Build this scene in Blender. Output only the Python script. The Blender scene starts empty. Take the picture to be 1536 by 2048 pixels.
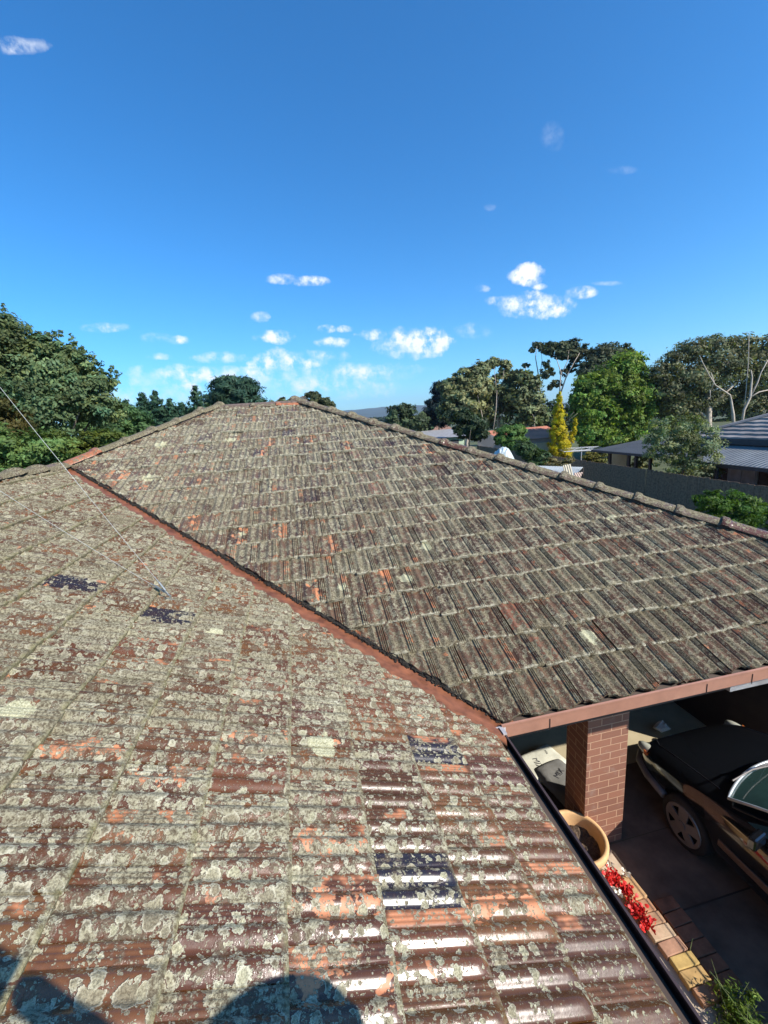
import bpy, bmesh, math, random
import numpy as np
from mathutils import Vector, Matrix
SC = bpy.context.scene
COL = SC.collection
RNG = np.random.default_rng(7)
random.seed(7)
# ---------------------------------------------------------------- camera
F_PX, PITCH, ROLL, YAW = 851.651, 0.218127, -0.069674, 0.191818
CAMZ = 4.79                                    # eye height over the driveway
cy, sy = math.cos(YAW), math.sin(YAW)
FWD = np.array([sy*math.cos(PITCH), cy*math.cos(PITCH), -math.sin(PITCH)])
_r = np.array([cy, -sy, 0.0]); _u = np.cross(_r, FWD)
RIGHT = math.cos(ROLL)*_r + math.sin(ROLL)*_u
UP = -math.sin(ROLL)*_r + math.cos(ROLL)*_u
cam_d = bpy.data.cameras.new('camera'); cam = bpy.data.objects.new('camera', cam_d); COL.objects.link(cam)
cam_d.sensor_fit = 'VERTICAL'; cam_d.sensor_height = 36; cam_d.sensor_width = 27
cam_d.lens = 36*F_PX/2048; cam_d.clip_start = 0.03; cam_d.clip_end = 20000
m = Matrix.Identity(4)
for i in range(3):
    m[i][0] = RIGHT[i]; m[i][1] = UP[i]; m[i][2] = -FWD[i]
m[2][3] = CAMZ
cam.matrix_world = m
SC.camera = cam
def ray(px, py): return FWD + RIGHT*(px-768)/F_PX - UP*(py-1024)/F_PX
def at_y(px, py, y):
    d = ray(px, py); p = d*(y/d[1]); p[2] += CAMZ; return p
def at_x(px, py, x):
    d = ray(px, py); p = d*(x/d[0]); p[2] += CAMZ; return p
def at_z(px, py, z):
    d = ray(px, py); p = d*((z-CAMZ)/d[2]); p[2] += CAMZ; return p
# ---------------------------------------------------------------- light
LDIR = np.array([-1.03, 1.0, -1.09]); LDIR /= np.linalg.norm(LDIR)
sun_el = math.asin(-LDIR[2])
sx, sY = -LDIR[0], -LDIR[1]
sd = bpy.data.lights.new('sun', 'SUN'); sun = bpy.data.objects.new('sun', sd); COL.objects.link(sun)
sd.energy = 4.8; sd.angle = math.radians(0.53); sd.color = (1.0, 0.94, 0.85)
sun.rotation_euler = Vector(LDIR).to_track_quat('-Z', 'Y').to_euler()
W = bpy.data.worlds.new('World'); SC.world = W; W.use_nodes = True
SC.view_settings.view_transform = 'Standard'; SC.view_settings.look = 'None'
SC.view_settings.exposure = 0.62; SC.view_settings.gamma = 1.0
class NT:
    def __init__(s, tree): s.t = tree; s.n = tree.nodes; s.l = tree.links
    def node(s, typ, **kw):
        n = s.n.new(typ)
        for k, v in kw.items(): setattr(n, k, v)
        return n
    def put(s, sock, v):
        if isinstance(v, bpy.types.NodeSocket): s.l.new(v, sock)
        elif v is not None:
            if isinstance(v, (tuple, list)) and sock.type == 'RGBA' and len(v) == 3: v = (*v, 1)
            sock.default_value = v
    def m(s, op, a, b=None, c=None, clamp=False):
        n = s.node('ShaderNodeMath', operation=op, use_clamp=clamp)
        s.put(n.inputs[0], a)
        if b is not None: s.put(n.inputs[1], b)
        if c is not None: s.put(n.inputs[2], c)
        return n.outputs[0]
    def vm(s, op, a, b=None, scale=None):
        n = s.node('ShaderNodeVectorMath', operation=op)
        s.put(n.inputs[0], a)
        if b is not None: s.put(n.inputs[1], b)
        if scale is not None: s.put(n.inputs['Scale'], scale)
        return n.outputs['Value'] if op in ('LENGTH', 'DOT_PRODUCT', 'DISTANCE') else n.outputs[0]
    def mix(s, f, a, b, blend='MIX'):
        n = s.node('ShaderNodeMix', data_type='RGBA', blend_type=blend)
        s.put(n.inputs[0], f); s.put(n.inputs[6], a); s.put(n.inputs[7], b)
        return n.outputs[2]
    def step(s, v, lo, hi, smooth=True):
        n = s.node('ShaderNodeMapRange', interpolation_type='SMOOTHSTEP' if smooth else 'LINEAR', clamp=True)
        s.put(n.inputs[0], v); s.put(n.inputs[1], lo); s.put(n.inputs[2], hi); n.inputs[3].default_value = 0; n.inputs[4].default_value = 1
        return n.outputs[0]
    def noise(s, vec, scale, detail=3, rough=.55, col=False, dist=0):
        n = s.node('ShaderNodeTexNoise'); s.put(n.inputs['Vector'], vec); n.inputs['Scale'].default_value = scale
        n.inputs['Detail'].default_value = detail; n.inputs['Roughness'].default_value = rough; n.inputs['Distortion'].default_value = dist
        return n.outputs['Color'] if col else n.outputs[0]
    def voro(s, vec, scale, feature='F1', rnd=1):
        n = s.node('ShaderNodeTexVoronoi', feature=feature); s.put(n.inputs['Vector'], vec); n.inputs['Scale'].default_value = scale
        n.inputs['Randomness'].default_value = rnd
        return n
    def ramp(s, v, pts):
        n = s.node('ShaderNodeValToRGB'); s.put(n.inputs[0], v); e = n.color_ramp.elements
        e[0].position, e[0].color = pts[0][0], (*pts[0][1], 1)
        e[1].position, e[1].color = pts[-1][0], (*pts[-1][1], 1)
        for p, c in pts[1:-1]:
            q = e.new(p); q.color = (*c, 1)
        return n.outputs[0]
# world: Nishita sky with small cumulus low over the horizon
w = NT(W.node_tree); w.n.clear()
sky = w.node('ShaderNodeTexSky', sky_type='NISHITA'); sky.sun_disc = False
sky.sun_elevation = sun_el; sky.sun_rotation = math.atan2(sx, sY)
sky.altitude = 300; sky.air_density = 1.0; sky.dust_density = 0.5; sky.ozone_density = 3.0
tc = w.node('ShaderNodeTexCoord').outputs['Generated']
CLOUDS = [(40,92,58,16,.5),(565,558,30,10,.55),(620,562,34,10,.65),(522,635,20,10,.75),(545,673,40,13,.95),(1056,550,38,20,1.),
 (965,577,16,7,.6),(1080,573,17,7,.55),(992,602,24,10,.8),(1068,612,68,25,1.2),(1165,585,30,11,.65),(1218,567,28,5,.3),(215,655,42,9,.5),
 (310,675,28,9,.7),(355,680,20,8,.6),(318,713,24,7,.65),(655,658,17,8,.65),(688,658,16,7,.65),(750,670,34,12,.9),(825,685,80,27,.95),
 (668,685,30,10,.55),(945,662,34,14,.3),(440,715,60,12,.5),(575,728,75,16,.85),(540,722,34,22,.8),(460,755,190,22,.62),(690,745,150,18,.42),(330,790,170,20,.5),(600,775,170,24,.55),
 (290,765,60,12,.5),(380,775,50,12,.6),(980,415,12,7,.25),(1250,340,26,8,.14),(1105,270,22,30,.1),(600,770,150,22,.4),(640,712,60,10,.35)]
nz = w.noise(tc, 34, 6, .62); nz2 = w.noise(tc, 9, 4, .6)
nzw = w.m('MULTIPLY', w.m('SUBTRACT', w.noise(tc, 22, 5, .65), .5), 4.2)
acc = None
for (px, py, rx, ry, k) in CLOUDS:
    d = ray(px, py); L = np.linalg.norm(d); d = d/L
    ex = ray(px+rx, py); ex = ex/np.linalg.norm(ex)-d; ey = ray(px, py+ry); ey = ey/np.linalg.norm(ey)-d
    df = w.vm('SUBTRACT', tc, tuple(d))
    G = np.linalg.inv(np.array([[ex@ex, ex@ey], [ex@ey, ey@ey]])); da, db = G[0, 0]*ex+G[0, 1]*ey, G[1, 0]*ex+G[1, 1]*ey
    a = w.vm('DOT_PRODUCT', df, tuple(da)); b = w.vm('DOT_PRODUCT', df, tuple(db))
    r2 = w.m('ADD', w.m('MULTIPLY', a, a), w.m('MULTIPLY', b, b))
    r2 = w.m('ADD', r2, nzw)
    v = w.m('MULTIPLY', w.m('MAXIMUM', w.m('SUBTRACT', 1.45, r2), 0), k)
    acc = v if acc is None else w.m('MAXIMUM', acc, v)
dens = w.m('MULTIPLY', acc, w.step(nz, .34, .70))
dens = w.m('MULTIPLY', dens, w.m('ADD', w.step(nz2, .3, .6), .35))
sep = w.node('ShaderNodeSeparateXYZ'); w.put(sep.inputs[0], tc)
fr = w.step(sep.outputs[2], -.02, .05)
dens = w.m('MULTIPLY', w.m('MINIMUM', w.m('MULTIPLY', dens, 1.0), .92), fr)
skc = w.mix(1.0, sky.outputs[0], (0.60, 1.0, 1.30), 'MULTIPLY')
hsv = w.node('ShaderNodeHueSaturation'); hsv.inputs['Saturation'].default_value = 1.10; w.put(hsv.inputs['Color'], skc)
fin = w.mix(dens, hsv.outputs[0], (7.2, 7.4, 7.7))
bg = w.node('ShaderNodeBackground'); w.put(bg.inputs[0], fin); bg.inputs[1].default_value = 0.110
w.l.new(bg.outputs[0], w.node('ShaderNodeOutputWorld').inputs[0])

# ---------------------------------------------------------------- helpers
def tag(o, label=None, cat=None, group=None, kind=None):
    if label: o['label'] = label
    if cat: o['category'] = cat
    if group: o['group'] = group
    if kind: o['kind'] = kind
    return o
def empty(name, loc=(0, 0, 0), rz=0.0):
    o = bpy.data.objects.new(name, None); COL.objects.link(o); o.location = loc; o.rotation_euler = (0, 0, rz); o.empty_display_size = .2
    return o
def link(name, me, mat, parent=None, smooth=False):
    """mesh in world coordinates when the parent has not moved, else in its parent's frame"""
    o = bpy.data.objects.new(name, me); COL.objects.link(o)
    if mat:
        for q in (mat if isinstance(mat, (list, tuple)) else [mat]): me.materials.append(q)
    if parent: o.parent = parent
    if smooth: me.shade_smooth()
    return o
class MB:
    def __init__(s): s.v = []; s.f = []; s.mi = []
    def add(s, vs, fs, mi=0):
        b = len(s.v); s.v += [tuple(map(float, q)) for q in vs]; s.f += [tuple(b+i for i in q) for q in fs]; s.mi += [mi]*len(fs)
        return s
    def box(s, a, b, mi=0):
        x0, y0, z0 = a; x1, y1, z1 = b
        return s.add([(x0,y0,z0),(x1,y0,z0),(x1,y1,z0),(x0,y1,z0),(x0,y0,z1),(x1,y0,z1),(x1,y1,z1),(x0,y1,z1)],
                     [(0,3,2,1),(4,5,6,7),(0,1,5,4),(1,2,6,5),(2,3,7,6),(3,0,4,7)], mi)
    def obox(s, c, ax, ay, az, mi=0):
        c, ax, ay, az = map(np.asarray, (c, ax, ay, az)); vs = []
        for k in (-1, 1):
            for i, j in ((-1,-1),(1,-1),(1,1),(-1,1)): vs.append(c+i*ax+j*ay+k*az)
        return s.add(vs, [(0,3,2,1),(4,5,6,7),(0,1,5,4),(1,2,6,5),(2,3,7,6),(3,0,4,7)], mi)
    def tube(s, pts, rad, n=8, mi=0, cap=True):
        pts = [np.asarray(p, float) for p in pts]
        if not hasattr(rad, '__len__'): rad = [rad]*len(pts)
        rings = []; prev = None
        for i, p in enumerate(pts):
            d = pts[min(i+1, len(pts)-1)]-pts[max(i-1, 0)]; d = d/(np.linalg.norm(d)+1e-12)
            a = np.array([0, 0, 1.]) if abs(d[2]) < .9 else np.array([1., 0, 0])
            if prev is not None: a = prev
            x = a-d*(a@d); x /= np.linalg.norm(x)+1e-12; y = np.cross(d, x); prev = x
            rings.append([p+rad[i]*(math.cos(t)*x+math.sin(t)*y) for t in np.arange(n)*2*math.pi/n])
        vs = [q for r in rings for q in r]; fs = []
        for i in range(len(pts)-1):
            for j in range(n): fs.append((i*n+j, i*n+(j+1) % n, (i+1)*n+(j+1) % n, (i+1)*n+j))
        if cap: fs += [tuple(range(n))[::-1], tuple((len(pts)-1)*n+j for j in range(n))]
        return s.add(vs, fs, mi)
    def lathe(s, prof, c=(0, 0, 0), n=32, mi=0):
        vs = [(c[0]+r*math.cos(t), c[1]+r*math.sin(t), c[2]+z) for r, z in prof for t in np.arange(n)*2*math.pi/n]
        fs = [(i*n+j, i*n+(j+1) % n, (i+1)*n+(j+1) % n, (i+1)*n+j) for i in range(len(prof)-1) for j in range(n)]
        return s.add(vs, fs, mi)
    def build(s, name, mat, parent=None, smooth=False, bevel=0):
        me = bpy.data.meshes.new(name); me.from_pydata(s.v, [], s.f)
        if any(s.mi): me.polygons.foreach_set('material_index', s.mi)
        me.update()
        o = link(name, me, mat, parent, smooth)
        if bevel:
            b = o.modifiers.new('bevel', 'BEVEL'); b.width = bevel; b.segments = 2; b.limit_method = 'ANGLE'
        return o
def npmesh(name, V, Q):
    """V (n,3) array, Q (k,4) quads"""
    me = bpy.data.meshes.new(name); me.vertices.add(len(V)); me.vertices.foreach_set('co', np.ascontiguousarray(V, np.float32).ravel())
    me.loops.add(Q.size); me.loops.foreach_set('vertex_index', np.ascontiguousarray(Q, np.int32).ravel())
    me.polygons.add(len(Q)); me.polygons.foreach_set('loop_start', np.arange(len(Q), dtype=np.int32)*Q.shape[1])
    me.update(calc_edges=True)
    return me
def mat(name, col=(.5, .5, .5), rough=.7, metal=0, spec=.5, coat=0, bump=None, var=None, alpha=None):
    """plain procedural material: colour broken by noise, with noise bump"""
    M = bpy.data.materials.new(name); M.use_nodes = True; t = NT(M.node_tree); b = t.n['Principled BSDF']
    oc = t.node('ShaderNodeTexCoord').outputs['Object']
    c = col
    if var is None: var = (3.0, .25)
    nzv = t.noise(oc, var[0], 5, .6)
    lo = tuple(x*(1-var[1]) for x in col); hi = tuple(min(1, x*(1+var[1])) for x in col)
    c = t.ramp(nzv, [(.3, lo), (.7, hi)])
    t.put(b.inputs['Base Color'], c); b.inputs['Roughness'].default_value = rough; b.inputs['Metallic'].default_value = metal
    b.inputs['Specular IOR Level'].default_value = spec; b.inputs['Coat Weight'].default_value = coat
    if bump:
        bn = t.node('ShaderNodeBump'); bn.inputs['Strength'].default_value = bump[1]; bn.inputs['Distance'].default_value = bump[2]
        t.put(bn.inputs['Height'], t.noise(oc, bump[0], 6, .65)); t.put(b.inputs['Normal'], bn.outputs[0])
    return M

# ---------------------------------------------------------------- roof tile material
def tile_material():
    M = bpy.data.materials.new('lichen_covered_tile'); M.use_nodes = True; t = NT(M.node_tree); b = t.n['Principled BSDF']
    oc = t.node('ShaderNodeTexCoord').outputs['Object']
    tint = t.node('ShaderNodeAttribute', attribute_name='tint').outputs['Color']
    mi = t.node('ShaderNodeAttribute', attribute_name='misc').outputs['Color']
    dkn = [n for n in t.n if n.type == 'ATTRIBUTE' and n.attribute_name == 'misc'][0].outputs['Alpha']
    ms = t.node('ShaderNodeSeparateColor'); t.put(ms.inputs[0], mi)
    cov, rnd, moss = ms.outputs[0], ms.outputs[1], ms.outputs[2]
    uv = t.node('ShaderNodeAttribute', attribute_name='tuv').outputs['Vector']
    us = t.node('ShaderNodeSeparateXYZ'); t.put(us.inputs[0], uv); u, v = us.outputs[0], us.outputs[1]
    warp = t.vm('SCALE', t.vm('SUBTRACT', t.noise(oc, 26, 3, .6, col=True), (.5, .5, .5)), scale=.035)
    wc = t.vm('ADD', oc, warp)
    warp2 = t.vm('SCALE', t.vm('SUBTRACT', t.noise(oc, 90, 3, .6, col=True), (.5, .5, .5)), scale=.019)
    wc2 = t.vm('ADD', wc, warp2)
    fine = t.noise(oc, 160, 4, .7); med = t.noise(oc, 22, 4, .65); big = t.noise(oc, 2.6, 4, .6); mid = t.noise(oc, 7, 4, .6)
    # glazed body, with fired-through orange where the glaze has flaked
    base = t.mix(t.step(med, .3, .75), tint, t.mix(.55, tint, (.050, .020, .012)))
    fl = t.m('MULTIPLY', t.step(t.noise(oc, 9, 4, .55, dist=.6), .66, .68), t.step(rnd, .55, .62))
    ribf = t.m('MULTIPLY', t.step(u, .27, .22), t.m('MULTIPLY', t.step(t.noise(oc, 5, 3, .6), .50, .60), t.step(rnd, .30, .4)))
    big_fl = t.m('MULTIPLY', t.step(rnd, .92, .93), t.step(t.m('ADD', t.noise(oc, 12, 4, .6), t.m('MULTIPLY', t.m('SUBTRACT', .5, t.m('ABSOLUTE', t.m('SUBTRACT', u, .42))), .5)), .70, .73))
    flake = t.m('MAXIMUM', t.m('MAXIMUM', fl, big_fl), t.m('MULTIPLY', ribf, .85))
    base = t.mix(flake, base, t.mix(fine, (.40, .130, .050), (.60, .26, .12)))
    # lichen layers
    cov2 = t.m('ADD', cov, t.m('MULTIPLY', t.m('SUBTRACT', big, .5), .8))
    cov2 = t.m('ADD', cov2, t.m('MULTIPLY', t.m('SUBTRACT', mid, .5), 1.15))
    edge_v = t.m('MULTIPLY', t.step(v, .10, .0), t.m('MINIMUM', moss, 1))
    cov2 = t.m('ADD', cov2, t.m('MULTIPLY', edge_v, .55))
    def discs(scale, vec, rmin, rmax, thr, seed):
        vo = t.voro(t.vm('ADD', vec, (seed, seed*2, 0)), scale)
        d = vo.outputs['Distance']; cs = t.node('ShaderNodeSeparateColor'); t.put(cs.inputs[0], vo.outputs['Color'])
        on = t.step(t.m('ADD', cov2, thr), cs.outputs[0], t.m('ADD', cs.outputs[0], .06))
        rad = t.m('MULTIPLY', t.m('ADD', t.m('MULTIPLY', cs.outputs[1], rmax-rmin), rmin), on)
        ins = t.step(t.m('SUBTRACT', rad, d), -.005, .03)
        rim = t.m('MULTIPLY', ins, t.step(t.m('SUBTRACT', rad, d), .13, .02))
        return ins, rim, cs.outputs[2]
    layers = []
    for sc_, r0_, r1_, th_, sd_, vec_ in ((115, .14, .42, -.12, 5.3, wc2), (62, .18, .44, -.16, 9.1, wc2), (40, .18, .44, -.14, 1.3, wc2), (25, .2, .45, -.18, 7.7, wc2), (19, .2, .45, -.20, 2.9, wc2), (11.5, .2, .43, -.32, 3.1, wc2), (8.3, .12, .33, -.42, 6.1, wc2)):
        layers.append((discs(sc_, vec_, r0_, r1_, th_, sd_), .93))
    film = t.step(t.m('ADD', cov2, t.m('MULTIPLY', t.m('SUBTRACT', med, .5), 1.9)), .70, 1.05)
    col = base; hgt = 0.0; lich = 0.0
    filmc = t.ramp(fine, [(.25, (.085, .060, .038)), (.55, (.17, .135, .09)), (.8, (.40, .35, .25))])
    col = t.mix(t.m('MULTIPLY', film, .85), col, filmc); lich = t.m('MULTIPLY', film, .85)
    for (ins, rim, h), mul in layers:
        cc = t.ramp(h, [(0, (.25, .215, .145)), (.35, (.36, .32, .215)), (.7, (.47, .44, .295)), (1, (.55, .53, .35))])
        cc = t.mix(t.step(fine, .38, .62), t.mix(.62, cc, (.085, .07, .045)), cc)
        cc = t.mix(t.m('MULTIPLY', rim, .75), cc, (.66, .62, .46))
        col = t.mix(t.m('MULTIPLY', ins, mul), col, cc); lich = t.m('MAXIMUM', lich, ins)
        h1 = t.m('ADD', t.m('MULTIPLY', ins, .6), t.m('MULTIPLY', rim, .4))
        hgt = h1 if isinstance(hgt, float) else t.m('MAXIMUM', hgt, h1)
    # broad merged crusts with a paler growing margin
    cn = t.m('ADD', t.noise(wc, 11, 5, .62), t.m('MULTIPLY', t.m('SUBTRACT', cov2, .72), .26))
    cin = t.step(cn, .565, .578); crim = t.m('MULTIPLY', cin, t.step(cn, .605, .572))
    f2 = t.noise(oc, 75, 5, .75)
    cc = t.mix(t.step(f2, .40, .60), (.115, .09, .058), t.mix(t.noise(oc, 4.3, 2, .5), (.33, .29, .20), (.46, .44, .29)))
    cc = t.mix(t.m('MULTIPLY', crim, .7), cc, (.60, .56, .41))
    col = t.mix(t.m('MULTIPLY', cin, .95), col, cc); lich = t.m('MAXIMUM', lich, t.m('MULTIPLY', cin, .95))
    hgt = t.m('MAXIMUM', hgt, t.m('MULTIPLY', cin, t.m('ADD', .6, t.m('MULTIPLY', f2, .9))))
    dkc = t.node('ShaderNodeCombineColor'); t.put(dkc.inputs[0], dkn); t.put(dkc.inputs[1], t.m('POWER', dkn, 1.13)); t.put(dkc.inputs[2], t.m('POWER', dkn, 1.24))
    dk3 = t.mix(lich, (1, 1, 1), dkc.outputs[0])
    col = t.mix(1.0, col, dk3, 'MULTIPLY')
    # rare thick yellow-green thalli
    vo = t.voro(t.vm('ADD', wc, t.vm('SCALE', t.vm('SUBTRACT', t.noise(oc, 9, 5, .7, col=True), (.5, .5, .5)), scale=.16)), 3.1); cs = t.node('ShaderNodeSeparateColor'); t.put(cs.inputs[0], vo.outputs['Color'])
    thk = t.m('MULTIPLY', t.step(t.m('SUBTRACT', t.m('MULTIPLY', cs.outputs[1], .30), vo.outputs['Distance']), 0, .02), t.step(cs.outputs[0], .76, .77))
    thk = t.m('MULTIPLY', thk, t.step(cov, .2, .4))
    col = t.mix(thk, col, t.mix(t.step(fine, .3, .7), (.27, .25, .14), (.60, .57, .38)))
    lich = t.m('MAXIMUM', lich, thk)
    # moss along the course joints
    mo = t.m('MULTIPLY', t.m('MULTIPLY', t.step(t.m('ADD', v, t.m('MULTIPLY', med, .20)), .17, .10), t.step(t.noise(oc, 16, 3, .6), .42, .56)), t.m('MINIMUM', moss, 1))
    mcol = t.mix(t.m('GREATER_THAN', moss, 1.5), t.mix(t.step(fine, .3, .7), (.12, .10, .045), (.31, .28, .16)), t.mix(t.step(fine, .35, .65), (.20, .17, .12), (.58, .54, .40)))
    col = t.mix(t.m('MULTIPLY', mo, .9), col, mcol)
    lich = t.m('MAXIMUM', lich, mo)
    t.put(b.inputs['Base Color'], col)
    rough = t.m('ADD', t.m('MULTIPLY', lich, .62), t.m('ADD', .27, t.m('MULTIPLY', flake, .3)))
    rough = t.m('ADD', rough, t.m('MULTIPLY', t.m('SUBTRACT', fine, .5), .15))
    t.put(b.inputs['Roughness'], rough)
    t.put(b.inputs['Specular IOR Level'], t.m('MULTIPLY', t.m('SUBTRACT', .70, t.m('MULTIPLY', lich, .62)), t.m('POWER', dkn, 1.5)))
    bn = t.node('ShaderNodeBump'); bn.inputs['Strength'].default_value = .9; bn.inputs['Distance'].default_value = .0035
    hh = t.m('ADD', t.m('MULTIPLY', lich, t.m('ADD', hgt, t.m('MULTIPLY', fine, 1.3))), t.m('MULTIPLY', t.m('SUBTRACT', med, .5), .25))
    t.put(bn.inputs['Height'], hh); t.put(b.inputs['Normal'], bn.outputs[0])
    return M
M_TILE = tile_material()
M_GUTTER = mat('painted_steel_gutter', (.34, .165, .108), .42, var=(8, .12), bump=(40, .15, .002))
M_GUTDARK = mat('dark_brown_gutter', (.05, .030, .026), .45, var=(6, .3), bump=(30, .2, .002))
M_VALLEY = mat('painted_valley_iron', (.20, .072, .032), .42, var=(9, .5), bump=(25, .25, .003))
M_MORTAR = mat('mortar', (.14, .10, .08), .95, var=(20, .4), bump=(60, .8, .01))
M_SOFFIT = mat('soffit_lining', (.09, .07, .055), .8)  # lining darkened so the porch below looks deeply shaded
M_DARKWOOD = mat('dark_timber', (.06, .04, .03), .7)
M_CREAM = mat('porch_paving', (.46, .39, .25), .85, var=(4, .12), bump=(50, .3, .003))

# ---------------------------------------------------------------- roof geometry
XE, YE, WL, DM = 1.1568, 2.3481, 4.2738, 12.1026
ZE = CAMZ-2.12; TA = math.tan(0.38768); XRG = XE-WL          # eave height, slope, x of the near ridge
XAP, XLW = 0.2013, XE-2*WL                                    # apex of right hip, left wall line
HZ = DM/2*TA+ZE; XC = XAP+DM/2
GA, TWD = 0.31, 0.212
def tile_profile(nu, rh=.0175, bh=.0085, hw=1.0, ex=.62):
    u = np.concatenate([[0.0], np.linspace(.004, .27, 15), np.linspace(.30, .994, nu-9), [.996]])
    def bump(c, hw): x = np.clip((u-c)/hw, -1, 1); return (np.cos(x*math.pi)*.5+.5)**ex
    roll = rh*np.maximum(bump(.43, .155*hw), bump(.80, .165*hw))
    rib = np.where((u > .02) & (u < .255), bh*(.35+.65*np.clip(np.cos((u-.138)/.078*2*math.pi)*.8+.6, 0, 1)), 0)
    drop = np.zeros_like(u); drop[0] = -.016; drop[-1] = -.016
    return u, roll, rib, drop
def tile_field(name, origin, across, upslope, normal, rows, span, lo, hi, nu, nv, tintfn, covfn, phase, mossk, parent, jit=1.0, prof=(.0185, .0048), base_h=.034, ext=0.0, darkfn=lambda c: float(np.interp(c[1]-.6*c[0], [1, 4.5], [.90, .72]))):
    """rows of interlocking tiles. origin on the eave line; across = unit vector of the course, upslope = vector per metre of horizontal run"""
    u, roll, rib, drop = tile_profile(nu, *prof); nU = len(u)
    v = np.concatenate([[0, .002], np.linspace(.03, .16, 3), np.linspace(.3, 1.06, nv)]); nV = len(v)
    endf = np.clip(1-(1-np.clip(v/.15, 0, 1))**2.4, 0, 1); endf[0] = 0
    Vs, Qs, TU, TI, MI = [], [], [], [], []; base = 0
    idx = (np.arange(nV-1)[:, None]*nU+np.arange(nU-1)[None, :])
    quad = np.stack([idx, idx+1, idx+1+nU, idx+nU], -1).reshape(-1, 4)
    for r in range(rows):
        s0 = span[0]+r*GA; off = phase+(.5 if r % 2 else 0)*TWD
        a0, a1 = span[1], span[2]
        for k in range(int((a0-off)/TWD)-1, int((a1-off)/TWD)+2):
            a = off+k*TWD
            if a < a0-TWD or a > a1: continue
            A = a+u*TWD
            l, h = lo(A), hi(A)
            vl = np.clip((l-s0)/GA, 0, 1.06); vh = np.clip((h-s0)/GA, 0, 1.06)
            if (vh-vl).max() <= 0.02: continue
            vv = np.clip(v[:, None]*np.ones(nU)[None], vl[None], np.maximum(vh, vl)[None])
            js, jh, jr = RNG.normal(0, .004)*jit, RNG.normal(0, .0022)*jit, RNG.normal(0, .006)*jit
            jt = RNG.normal(0, .004)*jit
            S = s0+vv*GA+js+(u[None]-.5)*TWD*jr*3
            cutv = (v[:, None] < vl[None])
            H = base_h-(base_h-.008)*np.clip(vv, 0, 1)+roll[None]*np.interp(vv, v, endf)+rib[None]*np.interp(vv, [0, .03, 1], [0, 1, 1])+drop[None]+jh+jt*(u[None]-.5)
            H = np.where((v[:, None] <= 0) | ((np.arange(nV)[:, None] == 0)), H-.026, H)
            S = S-(ext*(1-np.clip(vv, 0, 1)) if r == 0 else 0)
            AA = np.repeat(A[None], nV, 0)+RNG.normal(0, .0012)*jit
            P = origin+AA[..., None]*across+S[..., None]*upslope+H[..., None]*normal
            Vs.append(P.reshape(-1, 3)); q = quad
            dead = (np.maximum(vh, vl)-vl) < .01
            if dead.any():
                dm = np.broadcast_to(dead[None], (nV, nU)).ravel(); q = quad[~dm[quad].all(1)]
            Qs.append(q+base); base += nU*nV
            TU.append(np.stack([np.repeat(u[None], nV, 0), vv, np.zeros_like(vv)], -1).reshape(-1, 3))
            c = origin+(a+TWD/2)*across+(s0+GA/2)*upslope
            tn = tintfn(c, RNG); TI.append(np.tile([*tn, 1.0], (nU*nV, 1)))
            rd = RNG.random()*.86
            if near(c, ORANGE_L, 0) or near(c, ORANGE_R, 0): rd = .97
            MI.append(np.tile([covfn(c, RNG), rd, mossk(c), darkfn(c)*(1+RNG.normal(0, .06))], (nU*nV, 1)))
    V = np.concatenate(Vs); Q = np.concatenate(Qs)
    me = npmesh(name, V, Q)
    for nm, data, typ in (('tuv', np.concatenate(TU), 'FLOAT_VECTOR'), ('tint', np.concatenate(TI), 'FLOAT_COLOR'), ('misc', np.concatenate(MI), 'FLOAT_COLOR')):
        at = me.attributes.new(nm, typ, 'POINT')
        at.data.foreach_set('vector' if typ == 'FLOAT_VECTOR' else 'color', data.astype(np.float32).ravel())
    o = link(name, me, M_TILE, parent)
    me.polygons.foreach_set('use_smooth', np.ones(len(me.polygons), bool))
    me.set_sharp_from_angle(angle=math.radians(50)) if hasattr(me, 'set_sharp_from_angle') else None
    return o
BROWN = np.array([.128, .051, .019])
DARKS = [at_z(0, 0, 0)]  # replaced below
def on_left(px, py):
    d = ray(px, py); k = (-2.12+TA*XE)/(d[2]+TA*d[0]); p = d*k; p[2] += CAMZ; return p
def on_main(px, py):
    d = ray(px, py); k = (-2.12-TA*YE)/(d[2]-TA*d[1]); p = d*k; p[2] += CAMZ; return p
NAVY = [on_left(*q) for q in ((130, 1182), (335, 1250), (815, 1735), (900, 1530))]
ORANGE_L = [on_left(*q) for q in ((140, 1560), (270, 1618), (300, 1735), (700, 2035), (700, 1850), (1020, 1850), (640, 1735), (540, 1470))]
ORANGE_R = [on_main(*q) for q in ((525, 885), (515, 900), (580, 880), (615, 890), (760, 1160), (655, 1080), (540, 1080), (960, 926), (1460, 1078), (480, 1090), (375, 1050), (620, 1200), (700, 890), (240, 950), (860, 900), (300, 965))]
def near(c, L, r):
    ax = (.155, .106) if L is not ORANGE_R else (.106, .155)
    return any(abs(c[0]-p[0]) < ax[0] and abs(c[1]-p[1]) < ax[1] for p in L)
def tint_left(c, R):
    if near(c, NAVY, .12): return (.020, .018, .023)
    b = BROWN*R.uniform(.65, 1.35); return tuple(b*(1, R.uniform(.92, 1.1), R.uniform(.8, 1.1)))
def tint_main(c, R):
    if R.random() < .03: return (.24, .10, .055)
    b = np.array([.125, .070, .040])*R.uniform(.6, 1.4); return tuple(b)
def cov_left(c, R):
    x, y = c[0], c[1]
    d = .70+.09*max(0, y-1.0)-.20*min(1, max(0, (x+.15)*2.2))*min(1, max(0, (2.3-y)*1.2))+.10*max(0, -x-.1)
    if near(c, NAVY, .12): return .60
    return min(.95, d)+R.normal(0, .07)
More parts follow.
